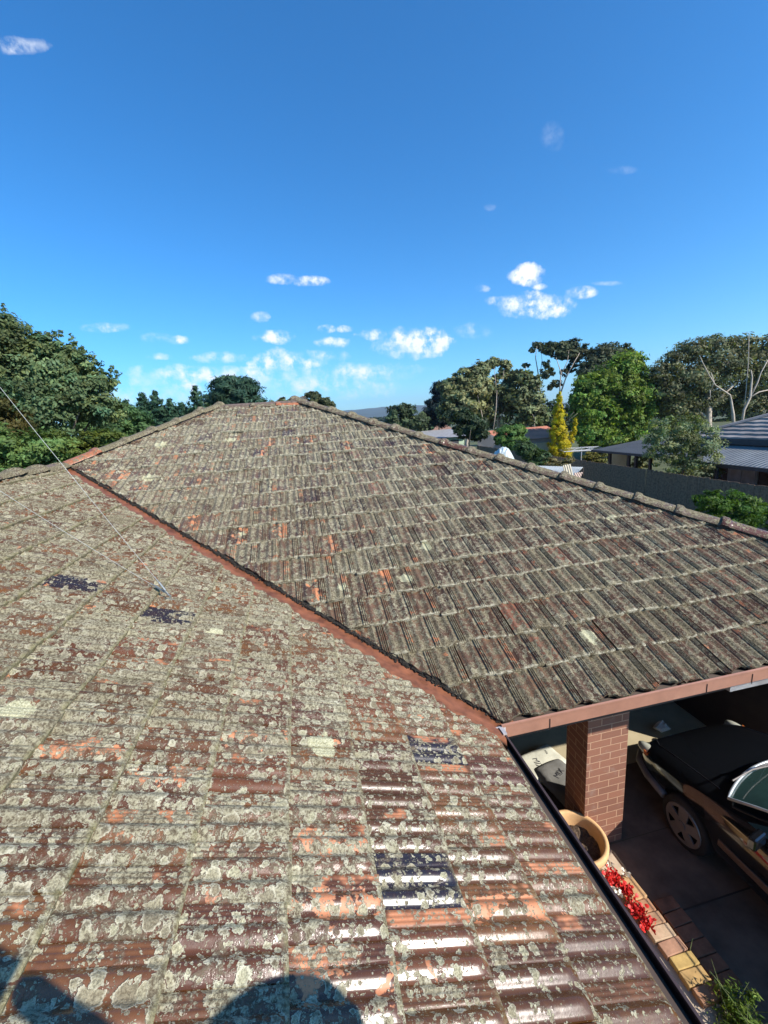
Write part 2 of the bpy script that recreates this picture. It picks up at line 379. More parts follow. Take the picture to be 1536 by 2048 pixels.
def cov_main(c, R):
    if near(c, ORANGE_R, .14): return .62
    if R.random() < .02: return .55
    return .84+R.normal(0, .08)
house = tag(empty('house', (0, 0, 0)), 'low brick house whose lichen covered clay tile roof fills the foreground', 'house')
O_L = np.array([XE, 0, ZE]); SA = math.sin(.38768); CA = math.cos(.38768)
vgap = lambda s: np.interp(s, [0, 1.2, 4.3], [.27, .21, .15])
tile_field('roof_tiles', O_L, np.array([0, -1., 0]), np.array([-1., 0, TA]), np.array([SA, 0, CA]), 14, (.112, -YE-WL, 2.2),
           lambda A: (-A-YE)+vgap(np.clip(-A-YE, 0, 5))+.012*np.sin(A*31), lambda A: np.full_like(A, WL-.03), 34, 6, tint_left, cov_left, -1.155,
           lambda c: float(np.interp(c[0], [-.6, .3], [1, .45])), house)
tile_field('roof_tiles', np.array([0, YE, ZE]), np.array([-1., 0, 0]), np.array([0, 1., TA]), np.array([0, -SA, CA]), 20, (.02, -XC-.2, -XLW-WL/2+1),
           lambda A: np.maximum(XE+A+.0, 0)+.07+.012*np.sin(A*27), lambda A: np.minimum(np.minimum(XC+A-.03, DM/2-.03), -A-XLW-.03), 22, 4, tint_main, cov_main, -1.61,
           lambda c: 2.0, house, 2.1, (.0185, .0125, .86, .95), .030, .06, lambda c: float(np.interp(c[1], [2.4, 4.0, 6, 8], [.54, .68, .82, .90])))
# hidden back slopes, so the house is whole from another side
def slope(vs, name='roof_slope'):
    mb = MB(); mb.add(vs, [tuple(range(len(vs)))])
    return mb.build(name, M_BACK, house)
M_BACK = mat('weathered_tile', (.17, .13, .10), .9, var=(9, .5), bump=(30, .6, .02))
zr = ZE+WL*TA
slope([(XLW, -7, ZE), (XRG, -7, zr), (XRG, YE+WL, zr), (XLW+DM/2, YE+DM/2, HZ), (XLW, YE+DM, ZE)])
slope([(XC, YE, ZE-.03), (XC, YE+DM, ZE-.03), (XAP, YE+DM/2, HZ-.03)])
slope([(XLW, YE+DM, ZE-.03), (XLW+DM/2, YE+DM/2, HZ-.03), (XAP, YE+DM/2, HZ-.03), (XC, YE+DM, ZE-.03)])
slope([(XE-.12, -7, ZE+.02), (XE-.12, -2.3, ZE+.02), (XRG, -2.3, zr-.03), (XRG, -7, zr-.03)])
# under-sheets that keep light from passing between tiles
mb = MB(); mb.add([(XE-.02, -7, ZE-.02), (XE-.02, YE-.05, ZE-.02), (XRG, YE+WL, zr-.02), (XRG, -7, zr-.02)], [(0, 1, 2, 3)])
mb.add([(XE, YE, ZE-.025), (XC, YE, ZE-.025), (XAP, YE+DM/2, HZ-.05), (XLW+DM/2, YE+DM/2, HZ-.05), (XRG, YE+WL, zr-.03)], [(0, 1, 2, 3, 4)])
mb.build('sarking', M_DARKWOOD, house)
# valley flashing: a shallow V of painted sheet, with crud on the far side
vd = np.array([-1, 1, TA]); nL = np.array([SA, 0, CA]); nM = np.array([0, -SA, CA])
mb = MB(); N = 60; vs = []
for i in range(N+1):
    s = i/N*(WL+.05)-.02
    c = np.array([XE, YE, ZE])+vd*s
    wob = .0025*math.sin(s*9)+.002*math.sin(s*23)
    for off, h in ((-.36, .016), (-.30, .013), (-.03, .002), (-.01, .008), (.01, .008), (.12, .006)):
        if off < 0: p = c+off*np.array([0, 1., 0])+nL*(h+wob)
        else: p = c+off*np.array([1., 0, 0])*1.0+nM*(h+wob)
        if off > 0: p = c+off*np.array([1., 0, 0])+nM*(h)
        p[0] = min(p[0], XE-.10) if off < -.05 else p[0]; p[2] = p[2] if off > -.05 or p[0] < XE-.101 else ZE+.10*TA+.015
        vs.append(p)
fs = [(i*6+j, (i+1)*6+j, (i+1)*6+j+1, i*6+j+1) for i in range(N) for j in range(5)]
mb.add(vs, fs); mb.build('valley_flashing', M_VALLEY, house, smooth=True)
rr = random.Random(3); mb = MB()
for i in range(2600):
    s = rr.uniform(.0, WL); c = np.array([XE, YE, ZE])+vd*s+np.array([1, 0, 0])*(rr.gauss(.055, .012))+nM*rr.uniform(.004, .02)
    q = rr.uniform(.002, .007); a = rr.uniform(0, 3.1)
    mb.obox(c, np.array([math.cos(a), math.sin(a), .3])*q*2.2, np.array([-math.sin(a), math.cos(a), 0])*q, np.array([0, 0, 1])*q*.7)
tag(mb.build('leaf_litter', mat('leaf_litter', (.022, .017, .012), 1, var=(40, .6)), house), kind='stuff')
# ridge and hip caps
def cap_mesh(kind):
    u0 = np.linspace(-1.35, 1.35, 15); vs = []; L = .47
    st = [(0, .112, 0), (.36, .116, .002), (.385, .122, .004), (.40, .136, .010), (.455, .138, .012), (.47, .13, .008), (.47, .10, -.02)]
    for s, r, dz in st:
        for t in u0:
            rr_ = r*.90*(1-.10*math.cos(2*t)*.5)
            vs.append((s, rr_*math.sin(t)*1.05, dz+rr_*(math.cos(t)*.80)-.018))
    n = len(u0); fs = [(i*n+j, (i+1)*n+j, (i+1)*n+j+1, i*n+j+1) for i in range(len(st)-1) for j in range(n-1)]
    vs = np.array(vs); me = npmesh('ridge_tile', vs, np.array(fs))
    tv = np.stack([np.full(len(vs), .5), .2+vs[:, 0]*1.7, np.zeros(len(vs))], -1)
    TI = np.tile([*kind[0], 1.0], (len(vs), 1)); MI = np.tile([kind[1], kind[2], 0.4, .62], (len(vs), 1))
    for nm, data, typ in (('tuv', tv, 'FLOAT_VECTOR'), ('tint', TI, 'FLOAT_COLOR'), ('misc', MI, 'FLOAT_COLOR')):
        at = me.attributes.new(nm, typ, 'POINT'); at.data.foreach_set('vector' if typ == 'FLOAT_VECTOR' else 'color', data.astype(np.float32).ravel())
    me.shade_smooth(); me.set_sharp_from_angle(angle=math.radians(40)); me.materials.append(M_TILE)
    return me
CAPS = [cap_mesh(k) for k in (((.13, .085, .065), .95, .2), ((.15, .10, .07), .85, .3), ((.12, .07, .05), .88, .1), ((.42, .16, .08), .3, .2), ((.12, .05, .035), .6, .2))]
def cap_run(p0, p1, z=.018, orange=()):
    p0, p1 = np.array(p0, float), np.array(p1, float); L = np.linalg.norm(p1-p0); d = (p1-p0)/L; n = int(L/.455)
    for i in range(n+1):
        k = rr.choice([0, 0, 1, 1, 2, 0, 1, 4])
        if i in orange: k = 3
        o = bpy.data.objects.new('ridge_tile', CAPS[k]); COL.objects.link(o); o.parent = house
        p = p0+d*(i*.455); x = Vector(d); x.z += rr.gauss(0, .008); x.normalize()
        y = Vector((0, 0, 1)).cross(x).normalized(); zz = x.cross(y)
        R = Matrix((x, y, zz)).transposed().to_4x4(); R = R @ Matrix.Rotation(rr.gauss(0, .03), 4, 'X')
        R.translation = Vector(p)+Vector((0, 0, z+rr.gauss(0, .003)+.010)); o.matrix_local = R
    mb = MB(); mb.tube([p0, p1], .075, 8)
    mb.build('mortar_bedding', M_MORTAR, house)
APX = (XAP, YE+DM/2, HZ)
cap_run((XC, YE, ZE), APX)
cap_run(APX, (XLW+DM/2, YE+DM/2, HZ), z=-.03, orange=(0,))
cap_run((XRG, YE+WL, zr), (XLW+DM/2, YE+DM/2, HZ), orange=(0,))
cap_run((XRG, -2.2, zr), (XRG, YE+WL, zr), z=.0)

# gutters, fascia, soffit, walls
def sweep(prof, p0, p1, side):
    """profile (out, up) carried from p0 to p1; side = outward unit vector"""
    mb = MB(); p0, p1, side = map(lambda q: np.array(q, float), (p0, p1, side)); n = len(prof)
    vs = [p+side*a+np.array([0, 0, 1])*b for p in (p0, p1) for a, b in prof]
    mb.add(vs, [(j, j+1, n+j+1, n+j) for j in range(n-1)]); return mb
GP = [(-.115, .0), (-.11, -.075), (-.02, -.085), (-.002, -.07), (.0, .0), (.003, .012), (-.010, .014), (-.012, .004), (-.006, -.002), (-.006, -.065), (-.022, -.079), (-.108, -.069), (-.113, .0)]
mbg = sweep(GP, (XE, -7, ZE), (XE, YE-.05, ZE), (1, 0, 0)); mbg.build('gutter', M_GUTDARK, house)
GP2 = [(-.115, .0), (-.11, -.085), (-.012, -.095), (.0, -.085), (.0, .0), (.008, .006), (.008, .020), (-.004, .024), (-.010, .016), (-.006, -.0), (-.006, -.080), (-.016, -.088), (-.104, -.079), (-.113, .0)]
YG = YE-.03
mbg = sweep([(a, b+.012) for a, b in GP2], (XE, YG, ZE), (XC+.1, YG, ZE), (0, -1, 0)); gut = mbg.build('gutter', M_GUTTER, house)
for xj in (1.52, 2.83, 3.25, 5.1):
    mb = MB(); mb.box((xj, YG-.0045, ZE-.086), (xj+.004, YG-.001, ZE+.0)); mb.build('gutter_joint', M_GUTDARK, house)
mb = MB(); mb.box((XE-.14, YG-.004, ZE-.09), (XE+.03, YG+.004, ZE+.022)); mb.box((XE-.02, YE-.10, ZE-.088), (XE+.006, YG-.005, ZE+.024))
mb.build('gutter_corner', mat('bare_zinc', (.55, .5, .47), .5, .3, var=(20, .3)), house)
mb = MB(); mb.box((XE-.145, -7, ZE-.2), (XE-.122, YE+.1, ZE-.03)); mb.box((XE-.1, YG+.118, ZE-.20), (XC, YG+.14, ZE-.03)); mb.build('fascia', M_DARKWOOD, house)
mb = MB(); mb.box((.45, -7, ZE-.19), (XE-.146, YE+.1, ZE-.17)); mb.box((.45, YG+.141, ZE-.19), (XC-.1, 5.6, ZE-.17)); mb.build('soffit', M_SOFFIT, house)
# brick material
def brick_material(name, c1, c2, mortar, axis):
    M = bpy.data.materials.new(name); M.use_nodes = True; t = NT(M.node_tree); b = t.n['Principled BSDF']
    oc = t.node('ShaderNodeTexCoord').outputs['Object']; sp = t.node('ShaderNodeSeparateXYZ'); t.put(sp.inputs[0], oc)
    geo = t.node('ShaderNodeNewGeometry'); nn = t.node('ShaderNodeSeparateXYZ'); t.put(nn.inputs[0], geo.outputs['Normal'])
    isx = t.m('GREATER_THAN', t.m('ABSOLUTE', nn.outputs[0]), .6)
    h = t.m('ADD', t.m('MULTIPLY', sp.outputs[0], t.m('SUBTRACT', 1, isx)), t.m('MULTIPLY', sp.outputs[1], isx))
    cb = t.node('ShaderNodeCombineXYZ'); t.put(cb.inputs[0], h); t.put(cb.inputs[1], sp.outputs[2])
    br = t.node('ShaderNodeTexBrick'); t.put(br.inputs['Vector'], cb.outputs[0]); br.inputs['Scale'].default_value = 1
    br.inputs['Brick Width'].default_value = .24; br.inputs['Row Height'].default_value = .086; br.inputs['Mortar Size'].default_value = .0055
    br.inputs['Mortar Smooth'].default_value = .2
    t.put(br.inputs['Color1'], c1); t.put(br.inputs['Color2'], c2); t.put(br.inputs['Mortar'], mortar)
    f = t.noise(oc, 60, 5, .6); c = t.mix(.35, br.outputs['Color'], t.mix(f, (.5, .5, .5), (1.3, 1.3, 1.3)), 'MULTIPLY')
    g = t.noise(oc, 6, 4, .6); c = t.mix(t.m('MULTIPLY', t.step(g, .55, .75), .35), c, (.32, .25, .20))
    t.put(b.inputs['Base Color'], c); b.inputs['Roughness'].default_value = .85
    bn = t.node('ShaderNodeBump'); bn.inputs['Strength'].default_value = .8; bn.inputs['Distance'].default_value = .008
    t.put(bn.inputs['Height'], t.m('ADD', t.m('SUBTRACT', 1, br.outputs['Fac']), t.m('MULTIPLY', f, .15))); t.put(b.inputs['Normal'], bn.outputs[0])
    return M
M_BRICK = brick_material('brown_brick', (.29, .125, .075), (.23, .10, .062), (.50, .29, .18), 0)
mb = MB(); mb.box((2.60, 3.30, -.02), (3.085, 3.64, ZE-.192)); mb.build('brick_pillar', M_BRICK, house, bevel=.004)
mb = MB(); mb.box((.25, -7, 0), (.45, 5.4, ZE-.1)); mb.box((.45, 5.4, 0), (XC-.15, 5.6, ZE-.1)); mb.box((5.5, 3.6, 0), (5.62, 5.4, ZE-.15)); mb.box((XC-.8, 5.6, 0), (XC-.6, YE+DM-.6, ZE-.1))
mb.box((XLW+.6, -7, 0), (XLW+.8, YE+DM-.6, ZE-.1)); mb.box((XLW+.8, YE+DM-.8, 0), (XC-.8, YE+DM-.6, ZE-.1)); mb.build('wall', mat('shade_darkened_wall', (.045, .03, .022), .9), house)  # wall colour darkened to imitate the near-black porch shade
mb = MB(); mb.box((3.12, YG+.05, ZE-.165), (4.02, YG+.10, ZE-.115)); mb.box((4.03, YG+.04, ZE-.21), (4.07, YG+.11, ZE-.11)); mb.build('track', mat('galvanised_track', (.5, .5, .5), .4, .6), house)

# ---------------------------------------------------------------- ground
M_GRASS = mat('lawn_ground', (.075, .085, .03), .95, var=(.35, .5), bump=(6, .5, .05))
M_DRIVE = mat('stained_shade_concrete', (.15, .102, .070), .85, var=(2.6, .45), bump=(30, .4, .004))  # stain mottling, over a base darkened to stand in for deep shade
M_SLAB = mat('pale_concrete', (.50, .40, .29), .85, var=(5, .2), bump=(60, .3, .003))
def plane(name, x0, y0, x1, y1, z, m, kind='structure'):
    mb = MB(); mb.add([(x0, y0, z), (x1, y0, z), (x1, y1, z), (x0, y1, z)], [(0, 1, 2, 3)])
    return tag(mb.build(name, m), kind=kind)
me_g = MB(); N = 24; xs = [-5000, -1500, -400, -120, -60, -30, -15, 0, 8, 15, 22, 30, 45, 70, 110, 200, 500, 1500, 5000]; ys = [-200, -40, -10, 0, 8, 16, 24, 34, 50, 75, 110, 170, 300, 600, 1500, 5000]
vs = [(x, y, 0 if y < 60 else -min(8, (y-60)*.05)) for y in ys for x in xs]
me_g.add(vs, [(j*len(xs)+i, j*len(xs)+i+1, (j+1)*len(xs)+i+1, (j+1)*len(xs)+i) for j in range(len(ys)-1) for i in range(len(xs)-1)])
tag(me_g.build('ground', M_GRASS), kind='structure')
plane('driveway', 2.90, -8, 11, 3.28, .008, M_DRIVE)
plane('porch', .45, 4.155, 11, 5.4, .008, M_CREAM)
plane('driveway', .45, 3.285, 11, 4.15, .008, M_DRIVE)  # dark sheet laid where shade falls between pillar and car
plane('path', .45, -8, 2.895, 3.28, .006, M_SLAB)
mb = MB(); mb.box((2.885, -3, .012), (2.905, 3.2, .016)); mb.box((2.9, 2.55, .012), (6, 2.565, .0125))
tag(mb.build('driveway_joint', mat('joint_grime', (.055, .038, .028), 1)), kind='structure')
# brick edging beside the path
edging = tag(empty('brick_edging', (2.72, 2.5, 0)), 'row of loose pavers along the sunlit strip below the gutter', 'edging')
ECOL = [(.50, .31, .15), (.42, .22, .12), (.40, .24, .14), (.50, .36, .23), (.40, .22, .14), (.50, .34, .12), (.44, .28, .11), (.38, .20, .11)]
EM = [mat('paver_clay', c, .9, var=(14, .22), bump=(50, .5, .004)) for c in ECOL]
yy = 2.93
for i, (c, L_) in enumerate(zip(ECOL, (.22, .11, .10, .11, .11, .10, .11, .11))):
    a = rr.uniform(-.05, .05); mb = MB(); cx = 2.765+rr.uniform(-.008, .008)+.012*i*.3; cyy = yy-L_/2
    mb.obox((cx-2.72, cyy-2.5, .03), np.array([math.cos(a), math.sin(a), rr.uniform(-.02, .02)])*.108, np.array([-math.sin(a), math.cos(a), 0])*(L_/2-.003), (0, 0, .03))
    mb.build('paver', EM[i], edging, bevel=.006); yy -= L_+.002
DPV = mat('dark_paver', (.22, .10, .055), .9, var=(9, .4), bump=(50, .5, .004))
for i in range(6):
    cyy = 2.62-i*.118; mb = MB(); a = rr.uniform(-.06, .06); mb.obox((.285+rr.uniform(-.01, .01), cyy-2.5, .022), np.array([math.cos(a), math.sin(a), 0])*.105, np.array([-math.sin(a), math.cos(a), 0])*.055, (0, 0, .022))
    mb.build('paver', DPV, edging, bevel=.006)
mb = MB(); mb.box((-.26, -3.0, .0), (-.12, .45, .035)); mb.build('concrete_strip', M_SLAB, edging, bevel=.006)

# ---------------------------------------------------------------- foliage
def leaf_material(name, col, trans=.35, rough=.5):
    M = bpy.data.materials.new(name); M.use_nodes = True; t = NT(M.node_tree); t.n.remove(t.n['Principled BSDF'])
    at = t.node('ShaderNodeAttribute', attribute_name='leafvar').outputs['Color']
    c = t.mix(1.0, col, at, 'MULTIPLY')
    b = t.node('ShaderNodeBsdfPrincipled'); t.put(b.inputs['Base Color'], c); b.inputs['Roughness'].default_value = rough; b.inputs['Specular IOR Level'].default_value = .12
    tr = t.node('ShaderNodeBsdfTranslucent'); t.put(tr.inputs[0], t.mix(1.0, c, (1.15, 1.3, .5), 'MULTIPLY'))
    mx = t.node('ShaderNodeMixShader'); mx.inputs[0].default_value = trans; t.l.new(b.outputs[0], mx.inputs[1]); t.l.new(tr.outputs[0], mx.inputs[2])
    t.l.new(mx.outputs[0], [n for n in t.n if n.type == 'OUTPUT_MATERIAL'][0].inputs[0])
    return M
M_BARK = mat('bark', (.14, .11, .085), .95, var=(8, .4), bump=(14, .8, .02))
M_PALEBARK = mat('pale_gum_bark', (.42, .35, .28), .8, var=(4, .3))
def leaves(name, blobs, n, leaf, mat_, parent=None, seed=1, clump=.26, aspect=.45, shell=.45, cvar=.35, hue=.12, nclump=None, up=0.0, sparse=0, fill=1.0):
    """blobs: (centre, (rx, ry, rz)); n leaf blades gathered in clumps through the crown"""
    blobs = list(blobs)
    R = np.random.default_rng(seed); vol = np.array([r[0]*r[1]*r[2] for c, r in blobs])**.72; vol /= vol.sum()
    Ps, Ns, Cs = [], [], []
    for (c, r), f in zip(blobs, vol):
        k = max(20, int(n*f)); r = np.array(r); nc = nclump or max(8, int(34*fill)); 
        d = R.normal(size=(nc, 3)); d /= np.linalg.norm(d, axis=1)[:, None]
        rad = 1-(1-shell)*R.random(nc)**1.6
        cc = d*rad[:, None]; w_ = R.integers(0, nc, k)
        cl = clump*(.6+.8*R.random(nc))
        off = R.normal(size=(k, 3)); off *= (np.minimum(1.6, np.abs(R.normal(size=k)))**.6/np.linalg.norm(off, axis=1))[:, None]
        p = (cc[w_]+off*cl[w_][:, None]*np.array([1, 1, .75]))
        Ps.append(c+p*r); nn = p*1.2+R.normal(size=(k, 3))*.5+np.array([0, 0, .35]); Ns.append(nn/np.linalg.norm(nn, axis=1)[:, None])
        cv = (1+R.normal(0, cvar*.5, nc))[w_]*(1+R.normal(0, cvar*.4, k)); hv = R.normal(0, hue*.5, nc)[w_]+R.normal(0, hue*.5, k)
        Cs.append(np.clip(np.stack([cv*(1+hv), cv, cv*(1-hv*.8)], -1), .25, 2.2))
    P, Nn, Cc = map(np.concatenate, (Ps, Ns, Cs)); k = len(P)
    a = R.normal(size=(k, 3))+np.array([0, 0, up]); a -= Nn*(a*Nn).sum(1)[:, None]; a /= np.linalg.norm(a, axis=1)[:, None]; b = np.cross(Nn, a)
    s = leaf*(.6+.8*R.random(k))[:, None]
    V = np.stack([P-a*s*.5, P+b*s*aspect*.5+a*s*.05, P+a*s*.5+Nn*s*.08, P-b*s*aspect*.5+a*s*.05], 1).reshape(-1, 3)
    me = npmesh(name, V, np.arange(4*k).reshape(-1, 4)); at = me.attributes.new('leafvar', 'FLOAT_COLOR', 'POINT')
    at.data.foreach_set('color', np.repeat(np.concatenate([Cc, np.ones((k, 1))], 1), 4, 0).astype(np.float32).ravel())
    return link(name, me, mat_, parent)
LM = {}
def leafm(col, tr=.3, rough=.5):
    k = (col, tr, rough)
    if k not in LM: LM[k] = leaf_material('foliage', col, tr, rough)
    return LM[k]
def pxblob(px, py, rx, ry, y):
    p = at_y(px, py, y); D = (p-np.array([0, 0, CAMZ]))@FWD; k = D/F_PX
    a = abs(math.atan((px-768)/F_PX)); st = 1/math.cos(a)
    return p, (rx*k*st**.5, (rx+ry)*.5*k, ry*k)
def branchy(mb, base, top, r0, n=5, spread=.35, seed=0, limbs=None):
    R = random.Random(seed); base, top = np.array(base, float), np.array(top, float); L = np.linalg.norm(top-base)
    pts = [base+(top-base)*t+np.array([R.gauss(0, 1), R.gauss(0, 1), 0])*L*.02*(t > 0) for t in np.linspace(0, 1, 7)]
    mb.tube(pts, [r0*(1-.8*t) for t in np.linspace(0, 1, 7)], 8)
    for i in range(n):
        t = R.uniform(.35, .9); p = base+(top-base)*t; a = R.uniform(0, 6.28); l = L*spread*R.uniform(.4, .8)
        q = p+np.array([math.cos(a)*l, math.sin(a)*l, l*R.uniform(.5, 1.1)]); mid_ = (p+q)/2+np.array([0, 0, -l*.08])
        mb.tube([p, mid_, q], [r0*(1-.8*t)*.6, r0*.3*(1-.5*t), r0*.1], 6)
def tree(name, label, cat, y, blobs, n, leaf, col, group=None, seed=1, tr=.3, bark=None, base=None, limbs=None, r0=None, ground=0.0, dy=0, nolimbs=False, **kw):
    bl = [pxblob(*b[:4], y+(b[4] if len(b) > 4 else 0)) for b in blobs]
    c = np.mean([b[0] for b in bl], 0); zt = max(b[0][2]+b[1][2]*.5 for b in bl)
    bx = at_y(base[0], base[1], y) if base else c
    o = tag(empty(name, (bx[0], bx[1], ground)), label, cat, group)
    org = np.array([bx[0], bx[1], ground]); n = int(n*1.25); bl = [(p-org, r) for p, r in bl]
    leaves('crown' if cat == 'tree' else 'foliage', bl, n, leaf, leafm(col, tr), o, seed, **kw)
    mb = MB(); h = zt-ground; rad = r0 or max(.04, h*.022)
    if limbs:
        for pl in limbs:
            pts = [at_y(q[0], q[1], y+(q[3] if len(q) > 3 else -1.2))-org for q in pl]; mb.tube(pts, [q[2]*rad*.30 for q in pl], 7)
    if not nolimbs: branchy(mb, (0, 0, 0), (c-org)*np.array([1, 1, 0])+np.array([0, 0, h*.8]), rad, 7 if cat == 'tree' else 4, .28, seed)
    mb.build('trunk' if cat == 'tree' else 'stem', bark or M_BARK, o, smooth=True)
    return o
GT = 'trees beyond the roof'
tree('broadleaf_tree', 'tall dark green broadleaf tree rising at the left edge of the photo', 'tree', 14,
     [(40,770,80,75),(105,745,55,60),(-40,730,110,95),(15,675,38,40),(150,790,60,55),(95,835,85,55),(205,765,26,22),(195,815,45,45),(20,850,80,55),(75,700,40,35),(130,715,30,32),(160,745,35,40)],
     80000, .105, (.115, .16, .070), seed=3, clump=.22, nclump=60, shell=.35, cvar=.5, hue=.16, aspect=.5)
_lt = [o for o in bpy.data.objects if o.name == 'broadleaf_tree'][0]
_org = np.array(_lt.location); R = random.Random(12); _bl = []
for (px, py) in ((8,612),(20,632),(60,652),(75,672),(108,665),(122,662),(150,685),(168,695),(185,715),(205,738),(222,742),(236,745),(228,735),(95,668),(140,672),(45,660)):
    for k in range(2):
        p, r = pxblob(px+R.uniform(-3, 3), py+k*9, 4, 5, 14); _bl.append((p-_org, r))
leaves('sprigs', _bl, 900, .085, leafm((.115, .16, .070), .3), _lt, 77, nclump=5, clump=.6)
tree('shrub', 'olive brown shrub at the foot of the tall tree on the left', 'shrub', 12.6, [(18,835,42,42),(-20,845,45,45)], 6000, .11, (.085, .075, .025), seed=5)
tree('hedge_shrub', 'mid green shrub behind the ridge at the far left of the roof', 'shrub', 11, [(40,905,85,42),(-50,900,85,50),(60,935,80,25)], 14000, .09, (.11, .175, .05), seed=6)
tree('hedge_shrub', 'yellow green shrub behind the point where valley and ridge meet', 'shrub', 12, [(135,895,62,34),(190,885,45,26),(100,920,60,20)], 11000, .09, (.10, .125, .025), seed=7)
tree('broadleaf_tree', 'low spreading green tree right of the tall left tree', 'tree', 17, [(245,845,48,48),(215,870,50,35),(285,860,30,28),(180,850,50,40)], 15000, .12, (.085, .15, .055), seed=8)
# conifers
def conifer(name, label, px, pytop, pybase, y, halfw, col, n, leaf, seed, group=None, spray=11):
    top = at_y(px, pytop, y); base = at_y(px, pybase, y); D = (top-np.array([0, 0, CAMZ]))@FWD; R_ = halfw*D/F_PX; z0 = 0.0; H = top[2]-z0
    zb = max(.4, base[2]-z0)
    o = tag(empty(name, (top[0], top[1], z0)), label, 'tree', group); R = np.random.default_rng(seed)
    bl = []
    for i in range(spray):
        t = (i+.5)/spray; zz = zb+(H-zb)*t; w_ = R_*(1-t)**.75
        for k in range(5):
            a = R.uniform(0, 6.28); bl.append((np.array([math.cos(a)*w_*.55, math.sin(a)*w_*.55, zz]), (w_*.55+.08, w_*.55+.08, (H-zb)/spray*.55)))
    bl.append((np.array([0, 0, H*.97]), (R_*.10, R_*.10, (H-zb)*.09)))
    leaves('crown', bl, n, leaf, leafm(col, .1), o, seed, nclump=7, clump=.35, aspect=.28, up=1.2, shell=.3)
    mb = MB(); mb.tube([(0, 0, 0), (0, 0, H*.95)], [H*.02, .02], 7); mb.build('trunk', M_BARK, o)
    return o
for i, (px, pt, lab) in enumerate(((250,800,'dark conifer whose tip shows just right of the low spreading tree'),(283,786,'dark young conifer second from the left behind the left hip'),(308,782,'tallest of the young conifers left of the round cypress'),
        (338,798,'small dark conifer in the dip between the taller conifer tips'),(362,806,'lowest conifer tip behind the left hip of the roof'),(388,772,'dark conifer touching the left side of the round cypress'))):
    conifer('young_conifer', lab, px, pt, 880, 30, 34, (.035, .075, .042), 4500, .26, 20+i, 'conifers behind the left hip')
tree('hedge_shrub', 'dark green hedge filling the gap between the conifer tips and the low green tree', 'hedge', 32, [(290,838,50,24),(345,832,40,18),(395,822,34,16),(250,850,40,30)], 9000, .22, (.055, .10, .05), seed=56)
tree('cypress', 'large rounded dark cypress above the left end of the main ridge', 'tree', 36, [(470,790,45,32),(450,775,25,20),(490,775,25,20),(428,805,22,18),(510,805,20,15),(465,765,20,12),(475,815,50,20)], 16000, .36, (.034, .070, .042), seed=31, tr=.1, aspect=.25, up=.6, clump=.3, nclump=40)
tree('gum_tree', 'small pale green tree top peeping over the ridge right of the cypress', 'tree', 48, [(548,810,10,8),(566,806,14,9),(585,812,8,6)], 1800, .35, (.12, .13, .06), seed=32)
tree('gum_tree', 'rounded olive tree peeping over the apex of the main roof', 'tree', 42, [(625,797,16,13),(645,806,18,16),(657,815,12,12)], 3600, .33, (.085, .095, .045), seed=33)
tree('bare_tree', 'greyish bare topped tree beside the apex of the main roof', 'tree', 40, [(604,803,11,8),(598,810,10,6)], 900, .3, (.22, .19, .17), seed=34)
tree('broadleaf_tree', 'rounded dark green tree below the blue hill', 'tree', 62, [(800,838,30,26),(830,846,28,24),(785,850,18,18),(812,822,20,14),(850,858,16,14)], 9000, .5, (.07, .10, .05), seed=35, cvar=.5)
tree('pine_tree', 'blue black pine with shaggy left side behind the gum trees', 'tree', 62, [(885,790,22,26),(880,825,30,28),(868,805,18,8),(862,822,20,7),(858,838,22,8),(893,768,12,10)], 9000, .7, (.010, .020, .020), seed=36, tr=.05, aspect=.2)
tree('gum_tree', 'grey green gum tree leftmost in the big clump', 'tree', 46, [(900,775,24,20),(925,762,26,22),(950,745,20,16),(930,800,40,32),(905,820,28,28),(962,742,16,18),(955,775,26,30)], 14000, .42, (.19, .20, .095), 'gum trees in the big clump', seed=37, limbs=[[(968,870,1.2),(964,830,.8),(955,790,.5),(950,765,.2)],[(985,870,1),(992,820,.7),(994,780,.3)]], bark=M_PALEBARK, clump=.26, nclump=64, cvar=.6, shell=.3)
tree('gum_tree', 'tallest gum tree of the big clump with two tufts on top', 'tree', 48, [(985,726,16,11),(1010,733,11,13),(1004,750,16,8),(980,780,22,24),(1005,795,28,32),(975,820,28,25),(1020,760,12,20)], 12000, .42, (.18, .19, .09), 'gum trees in the big clump', seed=38, limbs=[[(994,870,1.3),(996,820,1),(992,770,.6),(988,735,.3)],[(996,800,.7),(1004,770,.4),(1008,740,.2)],[(1000,840,.8),(1012,815,.5),(1020,790,.2)]], bark=M_PALEBARK, nclump=64, cvar=.6, shell=.3)
tree('gum_tree', 'broad gum tree on the right of the big clump with forked pale limbs', 'tree', 46, [(1042,752,24,14),(1060,765,20,20),(1030,790,26,28),(1065,800,22,30),(1045,825,36,26),(1080,830,14,24)], 12000, .42, (.15, .17, .08), 'gum trees in the big clump', seed=39, limbs=[[(1070,870,1.1),(1068,835,.8),(1055,810,.4)],[(1068,840,.7),(1078,790,.4),(1076,770,.2)],[(1052,800,.5),(1045,780,.4),(1038,775,.2)]], bark=M_PALEBARK, nclump=64, cvar=.6, shell=.3)
tree('wattle_tree', 'dark drooping tree in front of the big clump', 'tree', 34, [(925,830,22,16),(940,850,30,22),(955,865,22,16),(925,862,20,14)], 8000, .28, (.040, .060, .028), seed=40, limbs=[[(938,895,1),(940,870,.8),(942,855,.4)]])
